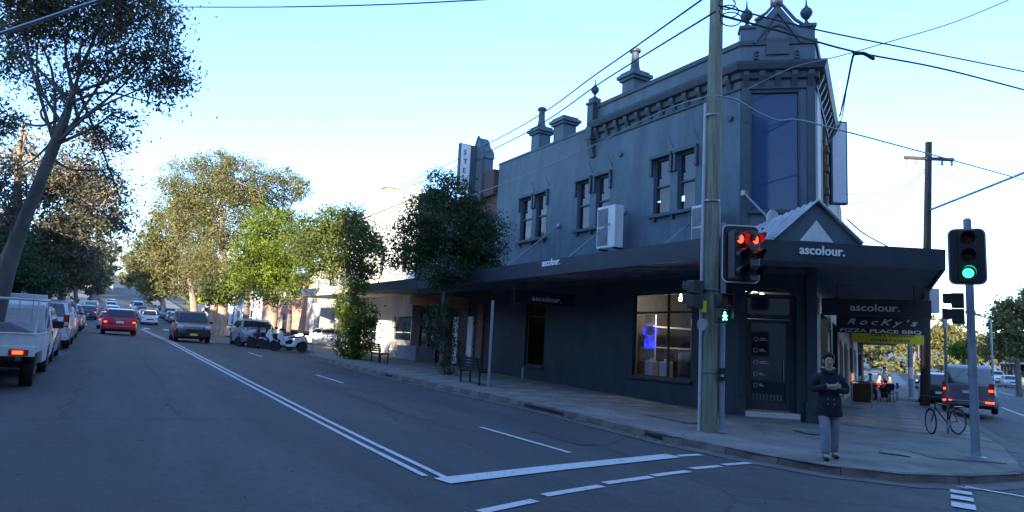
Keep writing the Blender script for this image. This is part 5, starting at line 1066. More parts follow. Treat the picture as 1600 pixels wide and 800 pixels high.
MB().tube([b_, tt], .03, 8).build('post', 'steel', t, smooth=True); MB().tube([Vector((tt.x, tt.y, tt.z-.25)), tt+Vector((0, 0, .3))], .065, 8).build('post_cap', 'signface', t)
t, b_, tt, _ = pole(763, 606, 468, .04, .04, '', 'sign_post', 'bare pale steel post on the kerb right of the slatted seat', 'post')
MB().tube([b_, tt], .045, 8).build('post', 'greypole', t, smooth=True)
# crossing sign
t, b_, tt, d_ = pole(277, 502, 452, .04, .04, '', 'crossing_sign', 'round fluorescent pedestrian crossing sign on pole by the kerb', 'sign')
b_ = Vector((9.2, 84.5, g(9.2, 84.5)+.12)); d_ = (b_-CAM).dot(FW); t.location = b_; tt = at(279, 446, d_); bx = at(279, 500, d_); 
MB().tube([b_, (b_.x, b_.y, b_.z+3.9)], .05, 8).build('post', 'steel', t); MB().lathe((b_.x, b_.y-.06, b_.z+3.5), [(.5, -.015), (.5, .015)], 20, 'y').build('sign_disc', 'ywarn', t)
w_ = MB().tube([(b_.x, b_.y-.09, b_.z+3.72), (b_.x, b_.y-.09, b_.z+3.4)], .05, 5).tube([(b_.x, b_.y-.09, b_.z+3.42), (b_.x-.15, b_.y-.09, b_.z+3.15)], .035, 5).tube([(b_.x, b_.y-.09, b_.z+3.42), (b_.x+.15, b_.y-.09, b_.z+3.17)], .035, 5); w_.build('walking_figure', 'black', t)
MB().box((b_.x, b_.y-.05, b_.z+2.75), (.75, .03, .42)).build('name_plate', 'platew', t)
b_ = Vector((-4.6, 78., g(-4.6, 78)+.12)); t = thing('crossing_sign', tuple(b_), 'round yellow pedestrian crossing sign among the left trees', 'sign'); MB().tube([b_, (b_.x, b_.y, b_.z+5.)], .05, 8).build('post', 'steel', t); MB().lathe((b_.x, b_.y-.06, b_.z+4.6), [(.6, -.015), (.6, .015)], 20, 'y').build('sign_disc', 'ywarn', t)
# small kerbside signs in front of the driveway
for (px, py, zt_, l_, m_) in ((487, 553, 472, 'white kerbside parking sign right of the scooters', 'platew'), (366, 500, 470, 'thin pale sign pole left of the tree row', 'platew'), (398, 505, 480, 'blue parking sign between the tree trunks', 'platew')):
    b_ = gnd(px, py, .13); d_ = (b_-CAM).dot(FW); tt = at(px, zt_, d_); t = thing('parking_sign', tuple(b_), l_, 'sign'); MB().tube([b_, (b_.x, b_.y, tt.z)], .035, 6).build('post', 'greypole', t)
    MB().box((b_.x, b_.y-.05, tt.z-.35), (.34, .02, .6), -.4).build('sign_plate', BLUESIGN if 'blue' in l_ else m_, t) if False else MB().box((b_.x, b_.y-.05, tt.z-.35), (.36, .02, .6), -.5).build('sign_plate', 'shirtb' if 'blue' in l_ else m_, t)
# small post against the wall
b_ = onx(816, 594, 14.7); single(MB().tube([(14.7, b_.y, gz((14.7, b_.y))), (14.7, b_.y, gz((14.7, b_.y))+.32)], .035, 8).lathe((14.7, b_.y, gz((14.7, b_.y))+.3), [(.05, 0), (.05, .08), (.02, .12)], 8), 'stand_pipe', 'platew', (14.7, b_.y, gz((14.7, b_.y))), 'short white stand pipe at the foot of the corner shop wall', 'pipe')
# slatted seats
def seat(x, y, rz, L, label):
    t = thing('street_bench', (x, y, gz((x, y))), label, 'bench', 'slatted street seats', world=False, rz=rz); b = lambda mb, n, m: mb.build(n, m, t, off=(0, 0, 0), bevel=.005)
    for s in (-1, 1): b(MB().box((s*(L/2-.2), -.15, .21), (.05, .05, .42)).box((s*(L/2-.2), .2, .21), (.05, .05, .42)).box((s*(L/2-.2), .02, .41), (.05, .42, .04)), 'leg', 'blackm'); b(MB().box((s*(L/2-.2), .28, .62), (.05, .04, .5), m=Matrix.Rotation(R(-14), 3, 'X')), 'back_support', 'blackm')
    for k in range(5): b(MB().box((0, -.18+k*.09, .44), (L, .075, .03)), 'slat', 'blackm')
    for k in range(4): b(MB().box((0, .245+k*.022, .54+k*.095), (L, .025, .08), m=Matrix.Rotation(R(-14), 3, 'X')), 'slat', 'blackm')
    return t
p = gnd(590, 567, .13); seat(p.x+.1, p.y, R(90), 1.5, 'dark slatted street seat further away, by the ivy covered tree')
p = gnd(738, 600, .13); seat(p.x+.1, p.y, R(90), 1.7, 'dark slatted street seat nearer the camera, left of the bare post')
# air conditioners on the wall
def aircon(y, x, z, w_, h, d, label, rz=0):
    t = thing('air_conditioner', (x, y, z), label, 'air conditioner')
    MB().box((x, y, z+h/2), (d, w_, h)).build('case', 'acwhite', t, bevel=.015)
    for k in (0, 1):
        zc = z+h*(.27+.46*k); MB().box((x-d/2-.008, y+w_*.16, zc), (.012, w_*.56, h*.42)).build('grille', 'acgrille', t); MB().lathe((x-d/2-.02, y+w_*.16, zc), [(w_*.24, -.004), (w_*.24, .006), (w_*.05, .012)], 16, 'x').build('fan', 'acgrille', t)
    MB().box((x+.3, y-w_*.4, z-.03), (.9, .05, .05)).build('wall_bracket', 'blackm', t); MB().box((x+.3, y+w_*.4, z-.03), (.9, .05, .05)).build('wall_bracket', 'blackm', t)
    return t
q = onx(953, 352, 14.15); aircon(q.y, 14.15, at(955, 389, (q-CAM).dot(FW)).z, .95, 1.42, .36, 'pale two fan air conditioner mounted high on the blue wall')
q = onx(1093, 352, 13.9); aircon(q.y+.05, 14.2, at(1093, 389, (q-CAM).dot(FW)).z, .62, 1.25, .5, 'pale air conditioner case just left of the timber power pole')
# camera on the awning corner
c = at(1199, 366, 17.); single(MB().box((c.x, c.y, c.z), (.24, .18, .3)).lathe((c.x, c.y, c.z-.2), [(.05, 0), (.1, .06), (.05, .12)], 8), 'loudspeaker', 'blackm', (c.x, c.y, c.z-.3), 'small dark loudspeaker where the ribbed canopy meets the wall', 'speaker', bevel=.01)
# floodlight box at the far awning edge
c = at(1456, 470, 19.2); single(MB().box((c.x, c.y, c.z), (.3, .25, .7), -.5), 'meter_box', 'signface', (c.x, c.y, c.z-.35), 'pale box fixed under the right end of the awning', 'box', bevel=.02)
# ---- wires
WN_ = [0]
def wire(pts, r, label, m='black', sag=.0, n=14):
    if len(pts) == 2:
        a, b = Vector(pts[0]), Vector(pts[1]); pts = [a.lerp(b, k/n)+Vector((0, 0, -4*sag*(k/n)*(1-k/n))) for k in range(n+1)]
    mb = MB().tube(pts, r, 5); return single(mb, 'overhead_wire', m, tuple(pts[0]), label, 'wire', 'overhead wires', smooth=True)
T = Vector((PX+.1, PY, pz))
def smooth(pts, n=8):
    pts = [Vector(p) for p in pts]; P = [pts[0]*2-pts[1]]+pts+[pts[-1]*2-pts[-2]]; o = []
    for i in range(1, len(P)-2):
        for k in range(n):
            t = k/n; o.append(.5*((2*P[i])+(P[i+1]-P[i-1])*t+(2*P[i-1]-5*P[i]+4*P[i+1]-P[i+2])*t*t+(3*P[i]-P[i-1]-3*P[i+1]+P[i+2])*t**3))
    return o+[pts[-1]]
def wpx(spec, r, label, m='black'): return wire(smooth([at(*s) for s in spec]), r, label, m)
wpx([(1110, -10, 14), (940, 110, 20), (800, 205, 29), (640, 284, 50), (540, 325, 80)], .022, 'upper of the two parallel wires running up the main street')
wpx([(1118, 18, 14), (945, 125, 20), (800, 219, 29), (640, 292, 50), (540, 331, 80)], .022, 'lower of the two parallel wires running up the main street')
wpx([(1112, 148, 14.2), (1030, 176, 16.5), (860, 258, 20), (700, 318, 29), (560, 365, 45)], .013, 'thin slack wire crossing in front of the blue wall', 'steel')
wpx([(1122, 8, 14), (1260, 43, 15.5), (1400, 72, 17), (1610, 114, 20)], .02, 'upper dark wire running right from the timber pole')
wpx([(1126, 24, 14), (1230, 52, 15), (1340, 82, 17), (1470, 107, 19), (1610, 143, 21)], .026, 'thick lower dark cable running right from the timber pole')
wpx([(1118, 149, 14.2), (1150, 156, 14.5), (1185, 176, 15), (1215, 188, 15.3), (1245, 187, 15.6), (1300, 200, 16.5), (1450, 240, 19), (1610, 284, 22)], .02, 'pale grey cable curving right from the banded timber pole', 'steel')
wpx([(1590, -6, 18), (1490, 35, 18), (1380, 68, 18), (1310, 88, 18), (1240, 105, 18.4), (1170, 138, 18.7)], .015, 'thin wire rising from the gabled parapet to the upper right', 'steel')
wpx([(1334, 84, 17), (1330, 100, 18), (1322, 140, 21), (1312, 182, 25)], .03, 'bundled service cable dropping to the roof antenna')
wpx([(1334, 84, 17), (1350, 84, 17.1), (1365, 92, 17.3)], .05, 'dark cable splice bundle hanging in mid air')
wpx([(1322, 145, 21), (1312, 195, 22), (1292, 222, 21.5), (1270, 210, 20)], .016, 'looping dark cable by the pale blank sign')
wpx([(150, 10, 30), (400, 11, 26), (600, 7, 24), (800, -3, 22)], .025, 'dark wire along the very top of the photo')
wpx([(-10, 56, 10), (80, 26, 10), (180, -8, 10)], .03, 'pale grey wire across the upper left corner', 'steel')
for k, (px, py) in enumerate(((1330, 345), (1325, 320), (1340, 370), (1312, 305))):
    wpx([(1446, 262+k*2, dk), (1400, (262+py)/2+14, dk-3), (px, py, 26)], .012, ('lowest', 'second lowest', 'second highest', 'highest')[k]+' of the fine wires fanning left from the far power pole', 'steel')
for k in range(3): wpx([(1462, 256+k*6, dk), (1530, 270+k*16, dk+14), (1640, 290+k*34, dk+40)], .014, ('top', 'middle', 'bottom')[k]+' fine wire running right from the far power pole', 'steel')
wpx([(1324, 343, 19), (1350, 365, 19.5), (1388, 386, 20)], .022, 'stay cable sloping down onto the right awning roof')
# coils of cable at the timber pole
for k in range(3):
    cx_, cy_ = 1136+k*3, 6+k*12; pts = [at(cx_+(13+k*2)*math.cos(a), cy_+(9+k)*math.sin(a), 13.9+k*.1) for a in np.linspace(0, 2*math.pi, 15)]; wire(pts, .014, ('first', 'second', 'third')[k]+' loop of slack cable beside the timber pole head, counted from the top')
# ================================================================ BICYCLE
bk_ = gnd(1497, 679, .13); bi = thing('parked_bicycle', (bk_.x, bk_.y, bk_.z), 'dark bicycle with front wheel turned leaning at the thin post', 'bicycle', world=False, rz=math.atan2(-RT.y, -RT.x)+R(22))
def bb2(mb, n, m, p=bi, **k): return mb.build(n, m, p, off=(0, 0, 0), **k)
def bwheel(cx_, yaw, nm='wheel'):
    r = .34; u = Vector((math.cos(yaw), math.sin(yaw), 0)); f_ = lambda a, q: Vector((cx_, 0, r))+u*(q*math.cos(a))+Vector((0, 0, q*math.sin(a)))
    w_ = bb2(MB().tube([f_(a, r-.02) for a in np.linspace(0, 2*math.pi, 29)], .019, 6, caps=False), nm, 'tyre', smooth='all'); s_ = MB().tube([f_(a, r-.045) for a in np.linspace(0, 2*math.pi, 29)], .01, 5, caps=False)
    for k in range(14): s_.tube([f_(0, 0), f_(k*math.pi/7, r-.05)], .003, 3)
    bb2(s_, 'rim', 'steel', w_); return w_
bwheel(0, 0); bwheel(1.02, R(58))
fm = MB().tube([(0, 0, .34), (.40, 0, .30), (.28, 0, .80)], .017, 6).tube([(0, 0, .34), (.29, 0, .76)], .012, 6).tube([(.40, 0, .30), (.84, 0, .70)], .02, 6).tube([(.30, 0, .74), (.82, 0, .80)], .018, 6).tube([(.80, 0, .92), (.86, 0, .66), (1.02, .02, .34)], .018, 6); bb2(fm, 'frame', 'blackm', smooth=True)
bb2(MB().box((.25, 0, .86), (.26, .13, .05)), 'saddle', 'black', bevel=.02); bb2(MB().tube([(.95, -.28, .98), (.82, -.1, .96), (.80, 0, .95), (.80, .1, .96), (.92, .28, .98)], .014, 6), 'handlebar', 'blackm')
bb2(MB().lathe((.40, .04, .30), [(.09, -.01), (.09, .01)], 16, 'y').tube([(.4, .06, .3), (.5, .06, .18)], .01, 5).box((.5, .1, .18), (.1, .08, .02)), 'crank', 'steel'); bb2(MB().tube([(.02, 0, .55), (-.25, 0, .66)], .01, 4).box((-.06, 0, .72), (.34, .12, .02)), 'rear_rack', 'blackm')
# ================================================================ PEOPLE
def skin(name, J, E_, m, parent, sub=2, root=0):
    me = bpy.data.meshes.new(name); names = list(J); me.from_pydata([J[k][0] for k in names], [(names.index(a), names.index(b)) for a, b in E_], [])
    o = bpy.data.objects.new(name, me); C.objects.link(o); o.parent = parent
    md = o.modifiers.new('skin', 'SKIN'); md.use_smooth_shade = True; md.branch_smoothing = .6
    for i, k in enumerate(names):
        r = J[k][1]; r = r if isinstance(r, tuple) else (r, r); me.skin_vertices[0].data[i].radius = r
    me.skin_vertices[0].data[root].use_root = True
    s_ = o.modifiers.new('sub', 'SUBSURF'); s_.levels = sub; s_.render_levels = sub
    me.materials.append(M[m]); 
    dg = bpy.context.evaluated_depsgraph_get(); bpy.context.view_layer.update(); ev = o.evaluated_get(bpy.context.evaluated_depsgraph_get()); nm = bpy.data.meshes.new_from_object(ev); o.modifiers.clear(); o.data = nm; nm.name = name
    if not nm.materials: nm.materials.append(M[m])
    nm.polygons.foreach_set('use_smooth', [True]*len(nm.polygons)); return o
PB = gnd(1296, 717, .125); hd = math.atan2(-PB.y, -PB.x)
per = thing('person', (PB.x, PB.y, gz((PB.x, PB.y), .125)), 'person in navy coat and grey blue trousers with arms crossed walking on the corner', 'person', world=False, rz=hd+math.pi/2+.22)
# local frame: faces -y, +x is the figure's left as seen from the front right
Hh = 1.72
J = {'pelvis': ((0, 0, .93), (.12, .09)), 'belly': ((0, -.01, 1.08), (.11, .085)), 'chest': ((0, 0, 1.28), (.14, .09)), 'neckb': ((0, .01, 1.43), (.075, .07)), 'neck': ((0, 0, 1.49), .052), 'jaw': ((0, -.02, 1.545), (.06, .068)), 'head': ((0, -.01, 1.62), (.076, .092)), 'crown': ((0, .0, 1.68), (.06, .075)),
 'shl': ((.18, 0, 1.36), .052), 'ell': ((.25, -.03, 1.13), .042), 'wrl': ((.03, -.215, 1.165), .030), 'hal': ((-.06, -.225, 1.175), (.036, .022)),
 'shr': ((-.18, 0, 1.36), .052), 'elr': ((-.25, -.03, 1.13), .042), 'wrr': ((-.03, -.26, 1.20), .030), 'har': ((.06, -.255, 1.205), (.036, .022)),
 'hpl': ((.08, 0, .88), .085), 'knl': ((.10, .02, .49), .058), 'anl': ((.10, .14, .10), .032), 'tol': ((.11, -.02, .045), (.045, .03)),
 'hpr': ((-.08, 0, .88), .085), 'knr': ((-.10, -.14, .50), .058), 'anr': ((-.10, -.20, .09), .032), 'tor': ((-.12, -.35, .05), (.045, .03))}
E_ = [('pelvis', 'belly'), ('belly', 'chest'), ('chest', 'neckb'), ('neckb', 'neck'), ('neck', 'jaw'), ('jaw', 'head'), ('head', 'crown'), ('chest', 'shl'), ('shl', 'ell'), ('ell', 'wrl'), ('wrl', 'hal'), ('chest', 'shr'), ('shr', 'elr'), ('elr', 'wrr'), ('wrr', 'har'), ('pelvis', 'hpl'), ('hpl', 'knl'), ('knl', 'anl'), ('anl', 'tol'), ('pelvis', 'hpr'), ('hpr', 'knr'), ('knr', 'anr'), ('anr', 'tor')]
for s, hnd in ((-1, 'hal'), (1, 'har')):       # five fingers on each hand, curled over the opposite sleeve
    hx, hy, hz = J[hnd][0]
    for k in range(4):
        a, b = hnd+'f%da' % k, hnd+'f%db' % k; dz = .03-.02*k; ln = (.055, .065, .06, .045)[k]
        J[a] = ((hx+s*ln*.7, hy-.008, hz+dz), .010); J[b] = ((hx+s*(ln+.02), hy+.018, hz+dz-.004), .008); E_ += [(hnd, a), (a, b)]
    a, b = hnd+'ta', hnd+'tb'; J[a] = ((hx+s*.01, hy-.01, hz+.045), .011); J[b] = ((hx+s*.035, hy-.005, hz+.062), .009); E_ += [(hnd, a), (a, b)]
skin('body', J, E_, 'skin', per)
JC = {'hem0': ((0, .0, .70), (.215, .165)), 'hem': ((0, .0, .80), (.215, .165)), 'waist': ((0, -.005, 1.0), (.19, .145)), 'ch': ((0, 0, 1.26), (.205, .145)), 'sh': ((0, .01, 1.40), (.15, .105)), 'col': ((0, .012, 1.462), (.082, .078)),
 'shl': ((.19, 0, 1.365), .092), 'ell': ((.275, -.03, 1.11), .068), 'wrl': ((.07, -.21, 1.155), .052), 'shr': ((-.19, 0, 1.365), .092), 'elr': ((-.275, -.03, 1.11), .068), 'wrr': ((-.07, -.25, 1.195), .052)}
skin('coat', JC, [('hem0', 'hem'), ('hem', 'waist'), ('waist', 'ch'), ('ch', 'sh'), ('sh', 'col'), ('ch', 'shl'), ('shl', 'ell'), ('ell', 'wrl'), ('ch', 'shr'), ('shr', 'elr'), ('elr', 'wrr')], 'coat', per, root=3)
JT = {'p': ((0, 0, .88), (.14, .11)), 'hl': ((.085, 0, .78), .10), 'kl': ((.09, .02, .48), .086), 'al': ((.095, .135, .07), .078), 'hr': ((-.085, 0, .78), .10), 'kr': ((-.09, -.14, .49), .086), 'ar': ((-.10, -.20, .07), .078)}
sk_ = MB().lathe((0, -.005, .70), [(.205, 0), (.212, .02), (.205, .18), (.19, .34)], 20); sk_.v = [(x, y*.74, z) for x, y, z in sk_.v]; sk_.build('coat_skirt', 'coat', per, off=(0, 0, 0), smooth='all')
skin('trousers', JT, [('p', 'hl'), ('hl', 'kl'), ('kl', 'al'), ('p', 'hr'), ('hr', 'kr'), ('kr', 'ar')], 'trouser', per)
for (ax, ay, tx, ty_) in ((.105, .15, .115, -.05), (-.105, -.18, -.125, -.39)): skin('shoe', {'h': ((ax, ay+.02, .045), (.045, .04)), 'm': ((ax, (ay+ty_)/2, .045), (.05, .042)), 't': ((tx, ty_, .036), (.045, .032))}, [('h', 'm'), ('m', 't')], 'shoe', per)
hr_ = MB().lathe((0, .012, 1.60), [(.082, .0), (.100, .04), (.102, .08), (.09, .115), (.06, .14), (.02, .152)], 14); hv = [(x, (y+.012 if y < 0 else y*1.12), z+(.035 if y < -.05 else -.03*(y > .04))) for x, y, z in hr_.v]; hr_.v = hv; hr_.build('hair', 'hair', per, off=(0, 0, 0), smooth='all')
for s in (-1, 1): MB().lathe((s*.03, -.098, 1.612), [(.004, -.004), (.009, 0), (.004, .004)], 8, 'y').build('eye', 'black', per, off=(0, 0, 0)); MB().box((s*.032, -.1, 1.634), (.035, .008, .007)).build('eyebrow', 'hair', per, off=(0, 0, 0)); MB().box((s*.08, .0, 1.60), (.02, .035, .06)).build('ear', 'skin', per, off=(0, 0, 0), bevel=.008)
MB().prism([(-.012, 1.57), (.012, 1.57), (.006, 1.62), (-.006, 1.62)], lambda u, v, d: (u*(1 if d < -.1 else 1.4), d-(.0 if v > 1.6 else .008), v), -.112, -.085).build('nose', 'skin', per, off=(0, 0, 0), bevel=.003)
MB().box((0, -.094, 1.545), (.045, .01, .012)).build('mouth', mat('lips', (.3, .12, .1), .6, var=0), per, off=(0, 0, 0), bevel=.003)
MB().tube([(-.10, .05, 1.47), (-.09, -.05, 1.46), (-.03, -.115, 1.40)], .026, 6).tube([(.10, .05, 1.47), (.09, -.05, 1.46), (.03, -.115, 1.40)], .026, 6).build('coat_collar', 'coat', per, off=(0, 0, 0), smooth='all')
MB().tube([(-.085, .06, 1.49), (-.08, -.03, 1.485)], .018, 6).tube([(.085, .06, 1.49), (.08, -.03, 1.485)], .018, 6).build('light_hood_lining', 'shirtw', per, off=(0, 0, 0), smooth='all')
for x_, z_ in ((.05, .98), (-.05, .98), (.05, .90), (-.05, .90)): MB().lathe((x_, -.15, z_), [(.012, -.004), (.012, .004)], 8, 'y').build('button', 'steel', per, off=(0, 0, 0))
def sitter(px, py, d, col, label, rz=0, stand=False):
    b_ = at(px, py, d); z0 = g(b_.x, b_.y)+.125; t = thing('person', (b_.x, b_.y, z0), label, 'person', world=False, rz=rz)
    if stand: J = {'p': ((0, 0, .9), .13), 'c': ((0, 0, 1.3), (.18, .12)), 'n': ((0, 0, 1.46), .05), 'h': ((0, 0, 1.6), (.08, .095)), 'k1': ((.1, -.05, .5), .07), 'a1': ((.1, 0, .06), .05), 'k2': ((-.1, -.1, .5), .07), 'a2': ((-.1, -.1, .06), .05), 'e1': ((.26, 0, 1.1), .05), 'w1': ((.22, -.2, .95), .04), 'e2': ((-.26, 0, 1.1), .05), 'w2': ((-.22, -.2, .95), .04)}
    else: J = {'p': ((0, 0, .5), .15), 'c': ((0, 0, .88), (.19, .13)), 'n': ((0, -.02, 1.06), .05), 'h': ((0, -.04, 1.2), (.08, .095)), 'k1': ((.1, -.42, .5), .08), 'a1': ((.1, -.42, .06), .05), 'k2': ((-.1, -.42, .5), .08), 'a2': ((-.1, -.42, .06), .05), 'e1': ((.26, -.02, .75), .05), 'w1': ((.12, -.3, .75), .04), 'e2': ((-.26, -.02, .75), .05), 'w2': ((-.12, -.3, .75), .04)}
    skin('body', J, [('p', 'c'), ('c', 'n'), ('n', 'h'), ('p', 'k1'), ('k1', 'a1'), ('p', 'k2'), ('k2', 'a2'), ('c', 'e1'), ('e1', 'w1'), ('c', 'e2'), ('e2', 'w2')], 'skin', t, sub=1)
    JJ = {k: (v[0], tuple(r*1.18 for r in v[1]) if isinstance(v[1], tuple) else v[1]*1.25) for k, v in J.items()}
    cc = {k: JJ[k] for k in ('c', 'p', 'e1', 'w1', 'e2', 'w2')}; skin('jacket', cc, [('p', 'c'), ('c', 'e1'), ('e1', 'w1'), ('c', 'e2'), ('e2', 'w2')], col, t, sub=1)
    JP = {k: (v[0], (v[1] if not isinstance(v[1], tuple) else v[1][0])*1.2) for k, v in J.items() if k in ('p', 'k1', 'a1', 'k2', 'a2')}; skin('trousers', JP, [('p', 'k1'), ('k1', 'a1'), ('p', 'k2'), ('k2', 'a2')], 'black', t, sub=1)
    hx, hy, hz = J['h'][0]; MB().lathe((hx, hy+.015, hz), [(.085, .0), (.09, .04), (.075, .085), (.03, .105)], 10).build('hair', 'hair', t, off=(0, 0, 0), smooth='all'); return t
def chair(px, py, d, label, m='blackm', rz=0):
    b_ = at(px, py, d); z0 = g(b_.x, b_.y)+.13; t = thing('cafe_chair', (b_.x, b_.y, z0), label, 'chair', 'cafe chairs on the footpath', world=False, rz=rz)
    MB().box((0, 0, .44), (.42, .42, .03)).build('seat', m, t, off=(0, 0, 0)); MB().box((0, .2, .74), (.4, .03, .32)).build('backrest', m, t, off=(0, 0, 0))
    for sx in (-1, 1):
        for sy in (-1, 1): MB().tube([(sx*.18, sy*.18, .43), (sx*.2, sy*.2, 0)], .015, 5).build('leg', m, t, off=(0, 0, 0))
def table(px, py, d, label):
    b_ = at(px, py, d); z0 = g(b_.x, b_.y)+.13; t = thing('cafe_table', (b_.x, b_.y, z0), label, 'table', 'cafe tables on the footpath', world=False, rz=1e-6)
    MB().box((0, 0, .74), (.7, .7, .03)).build('table_top', 'wood', t, off=(0, 0, 0)); MB().tube([(0, 0, .73), (0, 0, 0)], .03, 6).box((0, 0, .02), (.4, .4, .03)).build('pedestal', 'blackm', t, off=(0, 0, 0))
sitter(1360, 600, 33, 'shirtr', 'person in red jacket seated at the cafe, left of the pair', rz=R(-40)); sitter(1374, 598, 36, 'shirtr', 'person in bright red jacket seated further along the cafe wall', rz=R(-20)); sitter(1391, 600, 34.5, 'coat', 'person in dark clothes seated at the kerb side cafe table', rz=R(160))
sitter(1382, 596, 44, 'shirtw', 'person in white top standing far along the shop row', stand=True)
table(1367, 600, 33.5, 'small cafe table beside the person in red'); chair(1354, 600, 31.5, 'dark cafe chair nearest the cafe barrier'); chair(1386, 598, 31.8, 'dark cafe chair on the kerb side of the path', rz=R(160)); table(1390, 598, 33, 'small cafe table on the kerb side of the path'); chair(1395, 596, 34.5, 'dark cafe chair furthest right on the path', rz=R(200))
# cafe barrier
for (px0, px1, d0, d1, l_) in ((1331, 1362, 26.5, 26., 'brown canvas cafe barrier with steel frame standing on the footpath'),):
    a, b = at(px0, 620, d0), at(px1, 620, d1); a.z = b.z = 0; c = (a+b)/2; z0 = g(c.x, c.y)+.13; t = thing('cafe_barrier', (c.x, c.y, z0), l_, 'barrier')
    u = (b-a).normalized(); f_ = lambda p, z: a+u*p+Vector((0, 0, z0+z)); L = (b-a).length
    MB().tube([f_(0, 0), f_(0, .95), f_(.06, 1.0), f_(L-.06, 1.0), f_(L, .95), f_(L, 0)], .025, 7).tube([f_(0, .15), f_(L, .15)], .02, 6).build('frame', 'steel', t, smooth=True); MB().hexa([f_(.05, .2), f_(L-.05, .2), f_(L-.05, .2)+Vector((0, .02, 0)), f_(.05, .2)+Vector((0, .02, 0))], [f_(.05, .92), f_(L-.05, .92), f_(L-.05, .92)+Vector((0, .02, 0)), f_(.05, .92)+Vector((0, .02, 0))]).build('canvas', 'wood', t)
# ================================================================ TREES
def leafcloud(blobs, n, size, parent, m, clump=.5, nm='crown'):
    """many small leaf quads gathered in clumps inside the given ellipsoids"""
    B_ = np.array([b[:6] for b in blobs], float); wts = np.array([b[3]*b[4]*b[5] for b in B_]); wts = wts**.8; wts /= wts.sum()
    nc = max(20, n//45); ci = RNG.choice(len(B_), nc, p=wts); d = RNG.normal(size=(nc, 3)); d /= np.linalg.norm(d, axis=1)[:, None]; rr = RNG.uniform(.25, 1.0, nc)**.5
    cc = B_[ci, :3]+d*rr[:, None]*B_[ci, 3:6]; cr = RNG.uniform(.5, 1.25, nc)*clump
    k = RNG.integers(0, nc, n); p = cc[k]+RNG.normal(size=(n, 3))*(cr[k]*.5)[:, None]*np.array([1, 1, .7])
    a = RNG.normal(size=(n, 3)); a /= np.linalg.norm(a, axis=1)[:, None]; b = np.cross(a, RNG.normal(size=(n, 3))); b /= np.linalg.norm(b, axis=1)[:, None]
    s = RNG.uniform(.6, 1.3, n)[:, None]*size; a = a*s; b = b*s*.42
    off = np.array(root_off(parent)); p = p-off
    V = np.empty((n, 4, 3)); V[:, 0] = p-a; V[:, 1] = p-b*1.0; V[:, 2] = p+a; V[:, 3] = p+b*1.0
    me = bpy.data.meshes.new(nm); me.vertices.add(4*n); me.vertices.foreach_set('co', V.ravel()); me.loops.add(4*n); me.loops.foreach_set('vertex_index', np.arange(4*n, dtype=np.int32)); me.polygons.add(n); me.polygons.foreach_set('loop_start', np.arange(0, 4*n, 4, dtype=np.int32)); me.polygons.foreach_set('loop_total', np.full(n, 4, dtype=np.int32)); me.update(calc_edges=True)
    me.materials.append(M[m]); o = bpy.data.objects.new(nm, me); C.objects.link(o); o.parent = parent; return o, cc
def tree(name, base, trunk, blobs, n, size, m, bark, label, r0=.2, clump=.5, limbs=26, cat='tree', group=None, twig=.02, r1=None, lr=.55):
    t = thing(name, tuple(base), label, cat, group); mb = MB(); pts = smooth([Vector(p) for p in trunk], 4); k = len(pts); r1 = r1 or r0*.4
    mb.tube([pts[0]-Vector((0, 0, .3))]+pts, [r0*1.25]+[(r0*(1.15 if i == 0 else 1)+(r1-r0)*i/k)*(1 if i < .7*k else max(.12, 1-(i-.7*k)/(.3*k)*.9)) for i in range(k)], 10); mb.build('trunk', bark, t, smooth=True)
    cr, cc = leafcloud(blobs, n, size, t, m, clump)
    lm = MB()
    for b in blobs:
        st = pts[min(k-1, int(k*random.uniform(.55, .98)))]; e = Vector(b[:3]); midp = st.lerp(e, .5)+Vector((random.uniform(-.4, .4), random.uniform(-.4, .4), random.uniform(-.2, .4)))
        lm.tube(smooth([st, midp, e+Vector((0, 0, b[5]*.3))], 4), [r1*lr*(1-.75*i/8) for i in range(9)], 6)
    for c in cc[RNG.permutation(len(cc))[:limbs]]:
        c = Vector(c); b = min(blobs, key=lambda b: (Vector(b[:3])-c).length); s = Vector(b[:3])+Vector((random.uniform(-.3, .3), random.uniform(-.3, .3), random.uniform(-.3, .1)))*b[3]*.5
        lm.tube(smooth([s, s.lerp(c, .5)+Vector((0, 0, random.uniform(-.1, .25))), c], 3), [twig*1.6, twig*1.4, twig*1.3, twig*1.1, twig, twig*.8, twig*.5], 5)
    lm.build('limbs', bark, t, smooth=True); return t
def blobs_at(specs): # (px,py,depth, radius px x, radius px y) -> ellipsoids in the world
    o = []
    for px, py, d, rx, ry in specs:
        c = at(px, py, d); o.append((c.x, c.y, c.z, rx*d/1050, rx*d/1050, ry*d/1050))
    return o
# trees on the right footpath
def T1(): pass
b = gnd(690, 585, .13); d = (b-CAM).dot(FW)
tree('street_tree', b, [b, b+Vector((0, .05, 1.6)), at(694, 470, d), at(702, 400, d)], blobs_at([(700, 350, d, 74, 60), (655, 370, d-.5, 48, 44), (745, 370, d, 48, 54), (700, 305, d, 42, 38), (635, 400, d+.3, 32, 28), (762, 410, d, 30, 28), (690, 415, d-.8, 60, 32)]), 30000, .062, 'ldark', 'bark', 'dense deep green street tree in front of the cafe and turret', r0=.13, clump=.45)
bb_b = blobs_at([(692, 545, d, 26, 34), (686, 500, d+.2, 24, 30), (702, 575, d, 20, 16)]); tree('trunk_shoots', b+Vector((.3, 0, 0)), [b+Vector((.35, 0, 0)), b+Vector((.4, 0, 1.2))], bb_b, 1500, .07, 'ldark', 'bark', 'loose leafy shrub sprouting round the foot of the dense dark tree', r0=.03, limbs=30, cat='shrub')
b = gnd(553, 561, .13); d = (b-CAM).dot(FW)
